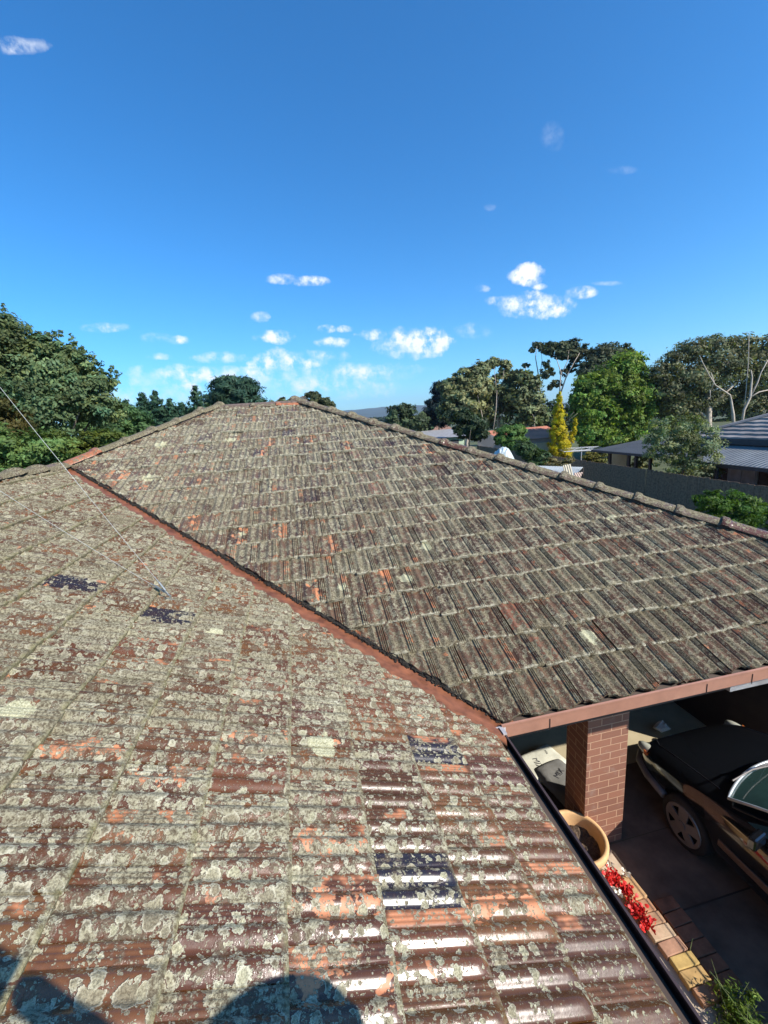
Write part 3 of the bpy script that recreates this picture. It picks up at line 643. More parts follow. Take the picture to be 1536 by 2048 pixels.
tree('gum_tree', 'thin sparse gum with wispy top standing against the sky', 'tree', 54, [(1074,690,12,6),(1064,700,6,5),(1084,698,8,8),(1052,731,8,4)], 700, .4, (.085, .10, .06), seed=41, limbs=[[(1082,800,1),(1076,745,.7),(1071,715,.5),(1074,692,.2)],[(1079,760,.6),(1084,720,.3),(1082,700,.15)],[(1052,760,.5),(1052,732,.2)]], bark=M_PALEBARK, nolimbs=True, r0=.35)
tree('gum_tree', 'umbrella shaped gum with dark lumps hanging under its crown', 'tree', 52, [(1112,695,22,14),(1135,692,26,13),(1122,714,18,8),(1152,716,18,8),(1160,702,20,13),(1098,703,12,10),(1135,708,30,9),(1092,728,7,8),(1088,748,10,9),(1102,742,7,10),(1112,768,11,8),(1127,745,7,8),(1145,735,9,9),(1100,775,5,6)], 9000, .42, (.085, .10, .055), seed=42, limbs=[[(1118,830,1),(1120,770,.8),(1122,745,.6),(1112,715,.3)],[(1120,790,.9),(1132,755,.8),(1148,725,.5),(1160,705,.3)],[(1122,750,.5),(1135,722,.4),(1138,700,.2)]], bark=M_PALEBARK, nolimbs=True, r0=.35, nclump=18)
tree('cypress', 'dark domed tree on the skyline behind the bright green tree', 'tree', 50, [(1205,708,30,18),(1235,706,34,20),(1258,718,26,18),(1190,728,34,20),(1230,735,45,26),(1278,730,10,14),(1175,745,26,22),(1172,775,20,22)], 12000, .42, (.075, .088, .048), seed=43, cvar=.5, nclump=60)
tree('broadleaf_tree', 'bright green leafy tree in the middle of the right hand gardens', 'tree', 31, [(1255,735,34,28),(1225,760,42,34),(1180,775,30,28),(1272,780,32,36),(1160,800,20,24),(1235,805,50,36),(1185,820,40,38),(1285,815,22,32),(1250,850,48,32),(1180,865,34,30),(1220,880,45,24)], 34000, .28, (.16, .23, .045), seed=44, nclump=60, cvar=.5, hue=.16, tr=.4)
tree('gum_tree', 'huge spreading gum with pale limbs behind the dark roofed house', 'tree', 27, [(1318,745,24,22,3),(1345,725,26,22,3),(1385,700,36,22,3),(1430,690,32,20,3),(1480,688,34,20,3),(1530,695,34,26,3),(1330,775,36,34,3),(1375,750,48,42,3),(1440,735,50,40,3),(1510,740,50,45,3),(1400,795,55,30,4),(1480,800,60,30,4),(1570,760,50,60,3),(1350,815,50,30,4)],
     36000, .26, (.15, .155, .080), seed=45, bark=M_PALEBARK, nclump=90, cvar=.65, shell=.3, r0=.36, limbs=[[(1468,870,1.1,-1),(1466,830,1,-1),(1462,800,.6,-1),(1460,790,.5,-1),(1430,770,.45,-1),(1418,750,.35,-1),(1405,725,.3,-1),(1400,712,.15,-1)],[(1480,870,.8,-1),(1488,820,.8,-1),(1500,795,.8,-1),(1504,755,.5,-1),(1502,740,.3,-1)],[(1500,795,.7,-1),(1515,765,.5,-1),(1522,745,.35,-1),(1536,720,.25,-1)],[(1500,795,.6,-1),(1518,784,.4,-1),(1545,778,.3,-1)],[(1485,850,.35,-.8),(1492,780,.3,-.8),(1497,720,.25,-.8),(1498,665,.12,-.8)],[(1424,775,.3,-1),(1428,763,.3,-1),(1422,745,.2,-1)],[(1420,780,.25,-1),(1421,800,.2,-1)]])
tree('broadleaf_tree', 'grey green tree leaning over the paling fence in front of the dark roofed house', 'tree', 14.9, [(1350,870,38,34),(1390,900,42,42),(1330,905,32,28),(1405,935,28,22),(1368,845,34,22),(1325,855,26,26),(1425,945,20,14),(1360,935,34,20),(1400,865,30,26),(1310,885,20,20)], 13000, .11, (.18, .21, .10), seed=46, base=(1375, 950), nclump=22, shell=.2, aspect=.42, cvar=.4)
tree('conifer', 'narrow golden yellow conifer glowing in the sun', 'tree', 25, [(1119,795,5,12),(1119,812,8,16),(1118,835,12,20),(1116,862,15,22),(1116,888,17,24),(1117,915,18,24),(1151,845,3,9),(1148,860,4,10),(1142,876,5,12),(1136,898,7,16)], 36000, .085, (.52, .42, .02), seed=47, tr=.25, nclump=40, aspect=.4, up=1.0, clump=.24, hue=.1, nolimbs=False)
tree('feathery_tree', 'fresh green feathery tree in front of the orange roof', 'tree', 26, [(1015,868,24,16),(1035,862,18,12),(1000,880,14,12),(1025,885,26,14)], 8000, .24, (.11, .19, .05), seed=48, aspect=.25, up=.8)
tree('shrub', 'round leafed green shrub between the tarpaulin and the yellow conifer', 'shrub', 20, [(1058,905,22,18),(1080,915,18,14),(1045,892,18,10),(1068,928,20,10)], 7000, .13, (.060, .10, .040), seed=49)
tree('shrub', 'dusty pinkish shrub at the foot of the yellow conifer', 'shrub', 20, [(1100,925,16,9),(1120,930,18,9),(1138,920,10,8)], 3000, .10, (.20, .17, .08), seed=50)
tree('garden_shrub', 'bright green leafy shrub against the fence beside the right hip', 'shrub', 9.6, [(1430,1000,34,22),(1475,1010,38,26),(1520,1030,34,26),(1412,1028,26,16),(1460,1040,40,18),(1395,1035,14,8)], 12000, .085, (.085, .15, .032), seed=51, nclump=26, aspect=.5, tr=.4)
tree('shrub', 'low yellowish shrub under the clothes line', 'shrub', 25, [(1180,912,16,8),(1200,908,14,9),(1192,920,20,8)], 2600, .15, (.16, .15, .04), seed=52)
tree('shrub', 'sunlit pale shrub seen under the dark patio roof', 'shrub', 21, [(1288,922,18,14),(1275,930,12,9)], 2600, .11, (.20, .20, .085), seed=53)
tree('distant_trees', 'mass of dark distant trees behind the gardens on the right', 'woodland', 75, [(1050,850,40,14),(1100,848,40,18),(1150,840,40,26),(1300,800,60,40),(1100,820,30,22),(1360,810,80,40),(1000,852,40,14),(1480,820,90,40),(1220,820,60,30),(1600,800,60,60),(700,860,60,8),(640,858,60,8)], 16000, 1.0, (.035, .055, .028), seed=54)['kind'] = 'stuff'
tree('distant_trees', 'far line of low trees under the hill', 'woodland', 300, [(690,838,30,3),(740,839,36,4),(790,838,30,4),(850,836,40,5)], 2600, 2.2, (.035, .05, .035), seed=55, nolimbs=True, ground=-8)['kind'] = 'stuff'

# ---------------------------------------------------------------- fences, neighbouring buildings
def paling_fence(p0, p1, z0, z1, label, w_=.10):
    p0, p1 = np.array(p0, float), np.array(p1, float); L = np.hypot(*(p1-p0)); d = (p1-p0)/L; o = tag(empty('paling_fence', (*p0, 0)), label, 'fence')
    mb = MB(); n = int(L/w_); nrm = np.array([-d[1], d[0], 0])
    for i in range(n):
        t = (i+.5)/n; h = z0+(z1-z0)*t+rr.gauss(0, .012); c = np.array([*(d*L*t), h/2])+nrm*rr.gauss(0, .004)
        mb.obox(c, np.array([*d, 0])*(w_*.5-.003), nrm*.008, np.array([rr.gauss(0, .006), 0, 1])*h/2)
    mb.build('palings', M_PALING, o)
    mb = MB()
    for zz in (.35, 1.4): mb.obox(np.array([*(d*L/2), zz])-nrm*.04, np.array([*d, 0])*L/2, nrm*.02, np.array([0, 0, .035]))
    mb.build('rail', M_PALING, o); 
    return o
M_PALING = mat('weathered_paling', (.23, .145, .09), .95, var=(12, .45), bump=(40, .5, .004))
paling_fence((15, 7.0), (15, 34), 1.68, 1.95, 'long grey paling fence between the gardens on the right')
M_GREYWALL = mat('grey_weatherboard', (.27, .25, .24), .8, var=(1, .08)); M_ORANGE = mat('terracotta_roof', (.46, .17, .10), .85, var=(1.2, .25), bump=(4, .5, .04))
M_WHITE = mat('white_paint', (.72, .70, .66), .6, var=(2, .08)); M_DARK = mat('dark_paint', (.035, .036, .042), .6)
def corr_material(name, col, scale, axis, rough=.5, spec=.5, depth=.02):
    M = bpy.data.materials.new(name); M.use_nodes = True; t = NT(M.node_tree); b = t.n['Principled BSDF']
    oc = t.node('ShaderNodeTexCoord').outputs['Object']; sp = t.node('ShaderNodeSeparateXYZ'); t.put(sp.inputs[0], oc)
    wv = t.m('SINE', t.m('MULTIPLY', sp.outputs[axis], 2*math.pi/scale)); n_ = t.noise(oc, 1.3, 4, .6)
    t.put(b.inputs['Base Color'], t.ramp(n_, [(.3, tuple(c*.75 for c in col)), (.7, tuple(c*1.2 for c in col))])); b.inputs['Roughness'].default_value = rough
    b.inputs['Specular IOR Level'].default_value = spec
    bn = t.node('ShaderNodeBump'); bn.inputs['Distance'].default_value = depth; bn.inputs['Strength'].default_value = 1; t.put(bn.inputs['Height'], wv); t.put(b.inputs['Normal'], bn.outputs[0])
    return M
# neighbour: dark tiled hip roof with a corrugated verandah toward the fence
nb = tag(empty('neighbour_house', (19, 10, 0)), 'dark brick house with grey tiled hip roof and corrugated verandah beyond the fence', 'house')
M_NT = mat('grey_concrete_tile', (.27, .235, .21), .6, var=(1.5, .25))
o3 = np.array([19., 10, 0])
def roofcourses(mb, e0, e1, up, n, lift=.07):
    """stepped tile courses from eave e0-e1 up by vector 'up' with hip ends shrinking"""
    e0, e1, up = map(lambda q: np.array(q, float), (e0, e1, up))
    d = (e1-e0)/np.linalg.norm(e1-e0); run = np.hypot(up[0], up[1])
    for i in range(n):
        a, b_ = i/n, (i+1)/n
        p = [e0+up*a+d*run*a+(0, 0, lift), e1+up*a+(0, 0, lift), e1+up*b_, e0+up*b_+d*run*b_]
        k = 40; rows = []
        for q0, q1 in ((p[0]-(0, 0, lift), p[1]-(0, 0, lift)), (p[0], p[1]), (p[3], p[2])):
            rows.append([q0+(q1-q0)*t+np.array([0, 0, .022*abs(math.sin(t*k*1.9))]) for t in np.linspace(0, 1, k*3)])
        vs = [q for r in rows for q in r]; m_ = k*3
        mb.add(vs, [(r*m_+j, r*m_+j+1, (r+1)*m_+j+1, (r+1)*m_+j) for r in range(2) for j in range(m_-1)])
mb = MB(); roofcourses(mb, np.array([19.2, 17.9, 2.78])-o3, np.array([19.2, 2, 2.78])-o3, (4.2, 0, 1.75), 12)
mb.add([np.array(q)-o3 for q in ((19.2, 17.9, 2.8), (23.4, 13.7, 4.55), (27.6, 17.9, 2.8))], [(0, 1, 2)])
mb.add([np.array(q)-o3 for q in ((27.6, 17.9, 2.8), (23.4, 13.7, 4.55), (23.4, 2, 4.55), (27.6, 2, 2.8))], [(0, 1, 2, 3)]); mb.build('tiled_roof', M_NT, nb)
mb = MB(); mb.tube([np.array([19.2, 17.9, 2.85])-o3, np.array([23.4, 13.7, 4.62])-o3, np.array([23.4, 2, 4.62])-o3], .10, 8); mb.build('ridge_capping', M_NT, nb)
mb = MB(); mb.box(np.array([19.1, 2, 2.55])-o3, np.array([19.2, 17.3, 2.80])-o3); mb.build('fascia', M_DARK, nb)
mb = MB(); v0 = [np.array(q)-o3 for q in ((16.9, 15.2, 2.02), (16.9, 2, 1.93), (19.15, 2, 2.5), (19.15, 16.6, 2.5))]
mb.add(v0+[q-(0, 0, .03) for q in v0], [(0, 1, 2, 3), (7, 6, 5, 4), (0, 4, 5, 1), (3, 2, 6, 7), (0, 3, 7, 4)])
mb.build('verandah_roof', corr_material('blue_grey_corrugated', (.20, .205, .20), .18, 1, .45), nb)
mb = MB(); mb.box(np.array([16.84, 2, 1.86])-o3, np.array([16.9, 15.2, 2.0])-o3); mb.build('verandah_gutter', M_DARK, nb)
mb = MB(); mb.box(np.array([19.3, 2, 0])-o3, np.array([19.5, 16.6, 2.6])-o3); mb.box(np.array([19.5, 16.4, 0])-o3, np.array([27, 16.6, 2.6])-o3); mb.build('wall', mat('dark_brick_wall', (.07, .04, .032), .9, var=(10, .3)), nb)
for yy_ in (14.4, 11.4, 8.0):
    mb = MB(); mb.box(np.array([16.92, yy_, 0])-o3, np.array([17.02, yy_+.1, 1.92])-o3); mb.build('post', M_DARK, nb)
pw = at_x(1490, 945, 19.25)
mb = MB(); mb.box(np.array([19.22, pw[1]-.55, .75])-o3, np.array([19.27, pw[1]+.75, 1.75])-o3); wf = mb.build('window', M_GREYWALL, nb)
mb = MB(); mb.box(np.array([19.20, pw[1]-.48, .82])-o3, np.array([19.215, pw[1]+.06, 1.68])-o3); mb.box(np.array([19.20, pw[1]+.12, .82])-o3, np.array([19.215, pw[1]+.68, 1.68])-o3)
mb.build('pane', mat('window_pane', (.16, .19, .22), .15), wf)
# patio roof
pa = tag(empty('patio_shelter', (17, 20, 0)), 'open sided patio shelter with flat dark corrugated roof beyond the fence', 'shelter'); o4 = np.array([17., 20, 0])
A_, B_ = at_x(1184, 901, 17), at_x(1306, 908, 17)
z_ = (A_[2]+B_[2])/2
mb = MB(); v0 = [np.array(q)-o4 for q in ((17, A_[1], z_), (17, B_[1]-2, z_), (20.2, B_[1]-2, z_+.32), (20.2, A_[1], z_+.32))]
mb.add(v0+[q-(0, 0, .05) for q in v0], [(0, 1, 2, 3), (7, 6, 5, 4), (0, 4, 5, 1), (1, 5, 6, 2), (2, 6, 7, 3), (3, 7, 4, 0)]); mb.build('roof', corr_material('dark_corrugated', (.085, .085, .09), .15, 1, .4), pa)
mb = MB(); mb.box(np.array([16.93, B_[1]-2, z_-.12])-o4, np.array([17, A_[1], z_-.01])-o4); mb.build('gutter', M_DARK, pa)
for px in (1219, 1257, 1271, 1300):
    q = at_x(px, 915, 17.1); mb = MB(); mb.box((.08, q[1]-20-.06, 0), (.2, q[1]-20+.06, z_-.06)); mb.build('post', M_DARKWOOD, pa)
q0, q1 = at_x(1222, 920, 18.6), at_x(1253, 920, 18.6)
mb = MB(); mb.box((1.6, q1[1]-20, 0), (1.66, q0[1]-20, z_-.1)); mb.build('screen', mat('cream_screen', (.50, .43, .26), .85, var=(1, .2)), pa)
# rotary clothes line
q = at_y(1163, 898, 23.5); cl = tag(empty('clothes_line', (q[0], q[1], 0)), 'rotary clothes line with thin grey arms beyond the fence', 'clothes line'); M_GALV = mat('galvanised_steel', (.50, .50, .50), .5, .5)
mb = MB(); mb.tube([(0, 0, 0), (0, 0, q[2]+.12)], .03, 8); mb.build('post', M_GALV, cl)
for k in range(4):
    a = .35+k*math.pi/2; e = np.array([math.cos(a)*1.75, math.sin(a)*1.75, q[2]]); mb = MB(); mb.tube([(0, 0, q[2]-.12), e], .02, 6); mb.tube([(0, 0, q[2]+.12), e*(.55, .55, 1)], .012, 6); mb.build('arm', M_GALV, cl)
mb = MB()
for s in (.45, .6, .75, .9, 1.0):
    for k in range(4):
        a, b_ = .35+k*math.pi/2, .35+(k+1)*math.pi/2; mb.tube([(math.cos(a)*1.75*s, math.sin(a)*1.75*s, q[2]), (math.cos(b_)*1.75*s, math.sin(b_)*1.75*s, q[2])], .007, 4)
mb.build('line', M_WHITE, cl)
# orange roofed house
oh = tag(empty('brick_house', (0, 36, 0)), 'house with orange terracotta roof and grey gable end behind the feathery tree', 'house'); 
def pt(px, py, y): return at_y(px, py, y)-np.array([0, 36, 0])
gl, gr_, gt, rr2 = pt(955, 882, 36), pt(992, 882, 36), pt(976, 868, 36), pt(1108, 862, 36)
mb = MB(); g0 = np.array([gl[0], 0, 0]); g1 = np.array([gr_[0]+.3, -1.2, 0]); zt_ = gl[2]; ap = np.array([(gl[0]+gr_[0])/2, -.6, gt[2]])
mb.add([g0, g1, g1*(1, 1, 0)+(0, 0, zt_), ap, g0+(0, 0, zt_)], [(0, 1, 2, 3, 4)])
mb.add([g1, (rr2[0], -1.2, 0), (rr2[0], -1.2, zt_), g1+(0, 0, zt_)], [(0, 1, 2, 3)]); mb.build('wall', M_GREYWALL, oh)
mb = MB(); mb.add([g1+(-.2, -.4, zt_-.12), (rr2[0]+.3, -1.6, zt_-.12), (rr2[0], 1.2, gt[2]+.25), ap+(-.2, 1.6, .22)], [(0, 1, 2, 3)]); mb.add([ap+(-.2, 1.6, .22), (rr2[0], 1.2, gt[2]+.25), (rr2[0], 5, zt_), g0+(-.2, 5, zt_)], [(0, 1, 2, 3)])
mb.build('roof', M_ORANGE, oh)
mb = MB(); p = pt(1085, 893, 34.7); mb.box((p[0]-1.2, -1.3, .2), (p[0]+1.2, -1.21, p[2]+.35)); mb.build('cream_panel', M_CREAM, oh)
# far houses
fh = tag(empty('distant_house', (0, 85, 0)), 'small distant house with brown tiled roof and white chimney', 'house')
a_, b_ = at_y(866, 861, 85)-(0, 85, 0), at_y(902, 861, 85)-(0, 85, 0); zz = at_y(880, 850, 85)[2]
mb = MB(); mb.box((a_[0], 0, -2), (b_[0], 5, a_[2])); mb.build('wall', mat('far_brick', (.20, .12, .09), .9), fh)
mb = MB(); mb.add([(a_[0]-.4, -.5, a_[2]), (b_[0]+.4, -.5, a_[2]), (b_[0]+.4, 5.5, a_[2]), (a_[0]-.4, 5.5, a_[2]), (a_[0]+1.4, 2.5, zz+.6), (b_[0]-1.4, 2.5, zz+.6)], [(0, 1, 5, 4), (1, 2, 5), (2, 3, 4, 5), (3, 0, 4)]); rf = mb.build('roof', mat('brown_roof', (.24, .13, .09), .9), fh)
c_ = at_y(876, 846, 86); mb = MB(); mb.box((c_[0]-.7, 1.6, c_[2]-.9), (c_[0]+.7, 2.6, c_[2]+.5)); mb.build('chimney', M_WHITE, rf)
sh = tag(empty('shed', (0, 55, 0)), 'low shed with flat grey metal roof and pale green wall in the distance', 'shed')
a_, b_ = at_y(858, 876, 55)-(0, 55, 0), at_y(928, 872, 55)-(0, 55, 0)
mb = MB(); mb.box((a_[0], 0, 0), (b_[0], 5, a_[2]-.1)); mb.build('wall', mat('pale_green_wall', (.34, .42, .30), .8, var=(.6, .3)), sh)
mb = MB(); mb.add([(a_[0]-.5, -.6, a_[2]-.1), (b_[0]+.4, -.6, a_[2]-.1), (b_[0]+.4, 6, a_[2]+.75), (a_[0]-.5, 6, a_[2]+.75)], [(0, 1, 2, 3)]); mb.build('roof', mat('pale_metal_roof', (.30, .30, .31), .5), sh)
for k in (.28, .62):
    mb = MB(); mb.box((a_[0]+(b_[0]-a_[0])*k, -.04, .3), (a_[0]+(b_[0]-a_[0])*k+1.1, -.01, a_[2]-.5)); mb.build('door', M_DARK, sh)
# tarpaulin covered heap by the fence
q = at_y(1000, 903, 24); tp = MB(); R = random.Random(4); nx, ny = 22, 12; vs = []
for j in range(ny):
    for i in range(nx):
        a, b_ = i/(nx-1)*2-1, j/(ny-1)*2-1; h = max(0, (1-a**4)*(1-b_**4))**.5*(q[2]+.25)*(.82+.18*math.sin(a*3+1))+R.gauss(0, .03)
        vs.append((a*1.15, b_*1.3, max(0, h)))
tp.add(vs, [(j*nx+i, j*nx+i+1, (j+1)*nx+i+1, (j+1)*nx+i) for j in range(ny-1) for i in range(nx-1)])
o = tp.build('tarpaulin', mat('pale_tarpaulin', (.50, .56, .54), .55, var=(2, .2), bump=(5, .5, .05))); o.location = (q[0], q[1], 0); o.rotation_euler = (0, 0, -.4)
tag(o, 'pale blue grey tarpaulin over a heap beyond the hip of the roof', 'tarpaulin')
# corrugated lean-to and loose sheets beyond the hip
lt = tag(empty('lean_to', (0, 17, 0)), 'small lean-to with pale corrugated plastic roof showing over the hip', 'lean-to')
A_, B_, C_, D_ = (at_y(1062, 931, 18.2), at_y(1166, 934, 17.6), at_y(1150, 950, 16.6), at_y(1085, 948, 16.9))
mb = MB(); o5 = np.array([0, 17, 0]); v0 = [A_-o5, B_-o5, C_-o5, D_-o5]; mb.add(v0+[v-(0, 0, .02) for v in v0], [(3, 2, 1, 0), (4, 5, 6, 7), (0, 1, 5, 4), (1, 2, 6, 5), (2, 3, 7, 6), (3, 0, 4, 7)])
mb.build('roof', corr_material('pale_corrugated_sheet', (.48, .50, .48), .12, 0, .5), lt)
for p in (A_, B_, C_, D_):
    mb = MB(); mb.tube([(p[0], p[1]-17, 0), (p[0], p[1]-17, p[2]-.03)], .035, 6); mb.build('post', M_DARKWOOD, lt)
for i, (pp, lab) in enumerate(((((1126,931),(1141,928),(1150,966),(1136,972)), 'cream corrugated sheet leaning upright beyond the hip'), (((1149,946),(1166,944),(1152,966),(1146,966)), 'small pinkish sheet propped against the corrugated sheet'))):
    y_ = (15.2, 15.6)[i]; pts = [at_y(*q, y_+(.0 if k in (0, 1) else -.35)) for k, q in enumerate(pp)]
    ct = np.mean(pts, 0); low = pts[2:]; 
    mb = MB(); v0 = [p-ct for p in pts]; v0[2] = v0[2]+(v0[2]-v0[1])*1.6; v0[3] = v0[3]+(v0[3]-v0[0])*1.6
    mb.add(v0+[v+(0, .03, 0) for v in v0], [(0, 3, 2, 1), (4, 5, 6, 7), (0, 1, 5, 4), (1, 2, 6, 5), (2, 3, 7, 6), (3, 0, 4, 7)])
    o = mb.build('roofing_sheet', corr_material('old_sheet', ((.50, .44, .32), (.50, .36, .28))[i], .10, 0, .7)); o.location = ct; tag(o, lab, 'roofing sheet')
# hills
mb = MB(); vs = []; NX = 160
prof = [(-5000, 20), (300, 20), (330, 30), (700, 80), (1000, 110), (1230, 128), (1500, 140), (1830, 150), (2200, 110), (2600, 45), (6000, 40)]
for j, (yy_, k) in enumerate(((2350, 0), (2600, .45), (2900, .85), (3100, 1), (3500, .8), (4200, .2))):
    for i in range(NX):
        x = -3500+i*50; h = .62*np.interp(x+900, [p[0] for p in prof], [p[1] for p in prof])
        h += 7*math.sin(x*.004+1)+4*math.sin(x*.011)+1.5*math.sin(x*.05)
        vs.append((x, yy_+60*math.sin(x*.003), -8+h*k))
mb.add(vs, [(j*NX+i, j*NX+i+1, (j+1)*NX+i+1, (j+1)*NX+i) for j in range(5) for i in range(NX-1)])
tag(mb.build('hills', mat('wooded_hill', (.035, .05, .03), 1, var=(.004, .3)), smooth=True), kind='structure')

# ---------------------------------------------------------------- things near the house
# terracotta bowl
pot = tag(empty('plant_pot', (2.385, 3.14, 0)), 'wide terracotta bowl pot beside the brick pillar, half hidden by the gutter', 'pot')
M_TERRA = mat('terracotta', (.70, .43, .20), .8, var=(6, .18), bump=(40, .25, .003))
mb = MB(); mb.lathe([(.0, .0), (.17, .0), (.20, .05), (.235, .18), (.262, .33), (.268, .37), (.30, .375), (.306, .40), (.306, .44), (.298, .455), (.272, .455), (.262, .44), (.250, .38), (.235, .28), (.22, .2), (.0, .2)], n=56)
mb.build('bowl', M_TERRA, pot, smooth=True)
mb = MB(); R = random.Random(2); vs = [(0, 0, .31)]; n = 36
for k in range(1, 8):
    for j in range(n): a = j/n*6.283; r = .248*k/7; vs.append((r*math.cos(a), r*math.sin(a), .30+R.gauss(0, .010)+.02*math.sin(a*2+k)))
fs = [(0, 1+j, 1+(j+1) % n) for j in range(n)]+[(1+(k-1)*n+j, 1+k*n+j, 1+k*n+(j+1) % n, 1+(k-1)*n+(j+1) % n) for k in range(1, 7) for j in range(n)]
mb.add(vs, fs); mb.build('soil', mat('dry_potting_soil', (.11, .075, .05), 1, var=(60, .6), bump=(50, 1, .02)), pot)
# fallen red and white flowers
M_RED = mat('red_petal', (.55, .018, .014), .55, var=(30, .3)); M_WPET = mat('white_petal', (.75, .72, .62), .6, var=(30, .1)); M_STEM = mat('green_stem', (.08, .13, .04), .7)
def petals(n, c, spread, size, seed, z=.05):
    R = np.random.default_rng(seed); V, Q = [], []
    for i in range(n):
        d = R.normal(size=3)*spread; p = np.array(c)+d*(1, 1, .4); p[2] = abs(p[2]-z)+z
        a = R.normal(size=3); a[2] = abs(a[2])*.7+.2; a /= np.linalg.norm(a); b = np.cross(a, R.normal(size=3)); b /= np.linalg.norm(b); nn = np.cross(a, b); s = size*R.uniform(.6, 1.2)
        prof = [(0, .12, 0), (.35, .42, .05), (.7, .5, .16), (1, .26, .34)]
        k = len(V)
        for (l, w_, h) in prof:
            V += [p+a*s*l-b*s*w_+nn*s*h, p+a*s*l+nn*s*(h-.10), p+a*s*l+b*s*w_+nn*s*h]
        for r in range(3): Q += [(k+r*3, k+r*3+1, k+r*3+4, k+r*3+3), (k+r*3+1, k+r*3+2, k+r*3+5, k+r*3+4)]
    return V, Q
for i, (px, py, sp, lab, n) in enumerate(((1226, 1752, .042, 'round cluster of red flowers at the pot end of the pavers', 95), (1255, 1775, .028, 'small red flower cluster between the round cluster and the long trail', 50), (1272, 1812, .033, 'red flower cluster in the middle of the pavers', 70), (1292, 1838, .026, 'lowest trailing red flower cluster pointing toward the bare pavers', 50))):
    p = at_z(px, py, .14); o = tag(empty('red_flower', (p[0], p[1], 0)), lab, 'flower', 'red flowers on the pavers')
    V, Q = petals(int(n*1.7), (0, 0, .10), sp*1.05, .034, 60+i); mb = MB(); mb.add(V, Q); mb.build('petals', M_RED, o, smooth=True)
    mb = MB(); mb.tube([(0, 0, .02), (.01, .0, .09), (.0, .01, .12)], .006, 5); mb.build('stem', M_STEM, o)
for i, (px, py, lab) in enumerate(((1217, 1727, 'white blossom touching the rim of the terracotta pot'), (1252, 1746, 'white blossom on the driveway side of the round red cluster'), (1231, 1778, 'white blossom between the gutter and the round red cluster'))):
    p = at_z(px, py, .12); o = tag(empty('white_flower', (p[0], p[1], 0)), lab, 'flower', 'white flowers among the red ones')
    V, Q = petals(16, (0, 0, .10), .018, .034, 80+i); mb = MB(); mb.add(V, Q); mb.build('petals', M_WPET, o, smooth=True)
    mb = MB(); mb.tube([(0, 0, .02), (.0, .01, .11)], .005, 5); mb.build('stem', M_STEM, o)
# weeds at the corner
wc_ = np.array([2.86, 1.72, 0]); wd = tag(empty('weed_clump', tuple(wc_)), 'leafy green weeds growing past the end of the pavers', 'weeds')
leaves('foliage', [(np.array([0, 0, .10]), (.16, .26, .12)), (np.array([.05, .22, .10]), (.10, .10, .10)), (np.array([-.12, -.1, .06]), (.12, .25, .08)), (np.array([.1, -.2, .12]), (.15, .2, .14)), (np.array([.10, .10, .25]), (.05, .05, .08))], 2600, .045, leafm((.15, .22, .045), .4), wd, 91, aspect=.3, up=.5, clump=.4, shell=.1)
mb = MB(); R = random.Random(8)
for i in range(46):
    a = R.uniform(0, 6.28); b = (R.gauss(0, .08), R.gauss(0, .14), 0); l = R.uniform(.1, .3)
    mb.tube([b, (b[0]+math.cos(a)*l*.25, b[1]+math.sin(a)*l*.25, l*.6), (b[0]+math.cos(a)*l*.6, b[1]+math.sin(a)*l*.6, l)], [.004, .003, .001], 4)
mb.build('stems', mat('weed_stem', (.16, .20, .07), .7), wd)
# cement sacks
def sack(name, lab, c, size, rz, text=None, seed=1):
    o = tag(empty(name, tuple(c), rz), lab, 'sack', 'sacks behind the pillar'); R = random.Random(seed); nx, ny = 22, 14; vs = []
    for s_ in (1, -1):
        for j in range(ny):
            for i in range(nx):
                a, b_ = i/(nx-1)*2-1, j/(ny-1)*2-1; e = max(0, (1-abs(a)**5)*(1-abs(b_)**4))**.45
                vs.append((a*size[0], b_*size[1], size[2]+s_*e*size[2]*(.9+(.1*math.sin(a*5+seed)*math.cos(b_*4)))+R.gauss(0, .001)))
    mb = MB(); n = nx*ny; q = [(j*nx+i, j*nx+i+1, (j+1)*nx+i+1, (j+1)*nx+i) for j in range(ny-1) for i in range(nx-1)]
    mb.add(vs, q+[tuple(n+k for k in f[::-1]) for f in q]); mb.build('bag', M_SACK, o, smooth=True)
    if text:
        for body, x, y_, sz, r in text:
            cu = bpy.data.curves.new('text', 'FONT'); cu.body = body; cu.size = sz; cu.extrude = .001; cu.align_x = 'CENTER'; to = bpy.data.objects.new('text', cu); COL.objects.link(to)
            bpy.context.view_layer.update(); me = bpy.data.meshes.new_from_object(to.evaluated_get(bpy.context.evaluated_depsgraph_get())); bpy.data.objects.remove(to)
            l = link('lettering', me, M_INK, o); l.location = (x, y_, size[2]*1.93); l.rotation_euler = (0, 0, r)
    return o
M_SACK = mat('paper_sack', (.62, .61, .50), .8, var=(6, .12), bump=(12, .5, .01)); M_INK = mat('printed_ink', (.03, .03, .04), .7)
sack('cement_sack', 'pale paper sack lettered MIX, its end lit by the sun behind the pillar', (2.78, 4.42, .01), (.33, .22, .07), .25, [('MIX', -.12, -.02, .11, -1.9), ('mix', .14, .06, .05, -1.9)], 1)
M_SACK = mat('painted_shade_sack_paper', (.20, .195, .18), .8, var=(6, .2), bump=(12, .5, .01))  # shade put into the paper colour of the front sack
sack('cement_sack', 'sack coloured dark as if shaded, lying in front of the sunlit one', (2.86, 4.02, .01), (.34, .23, .10), 1.75, [('MIX', .05, 0, .10, -1.2)], 2)
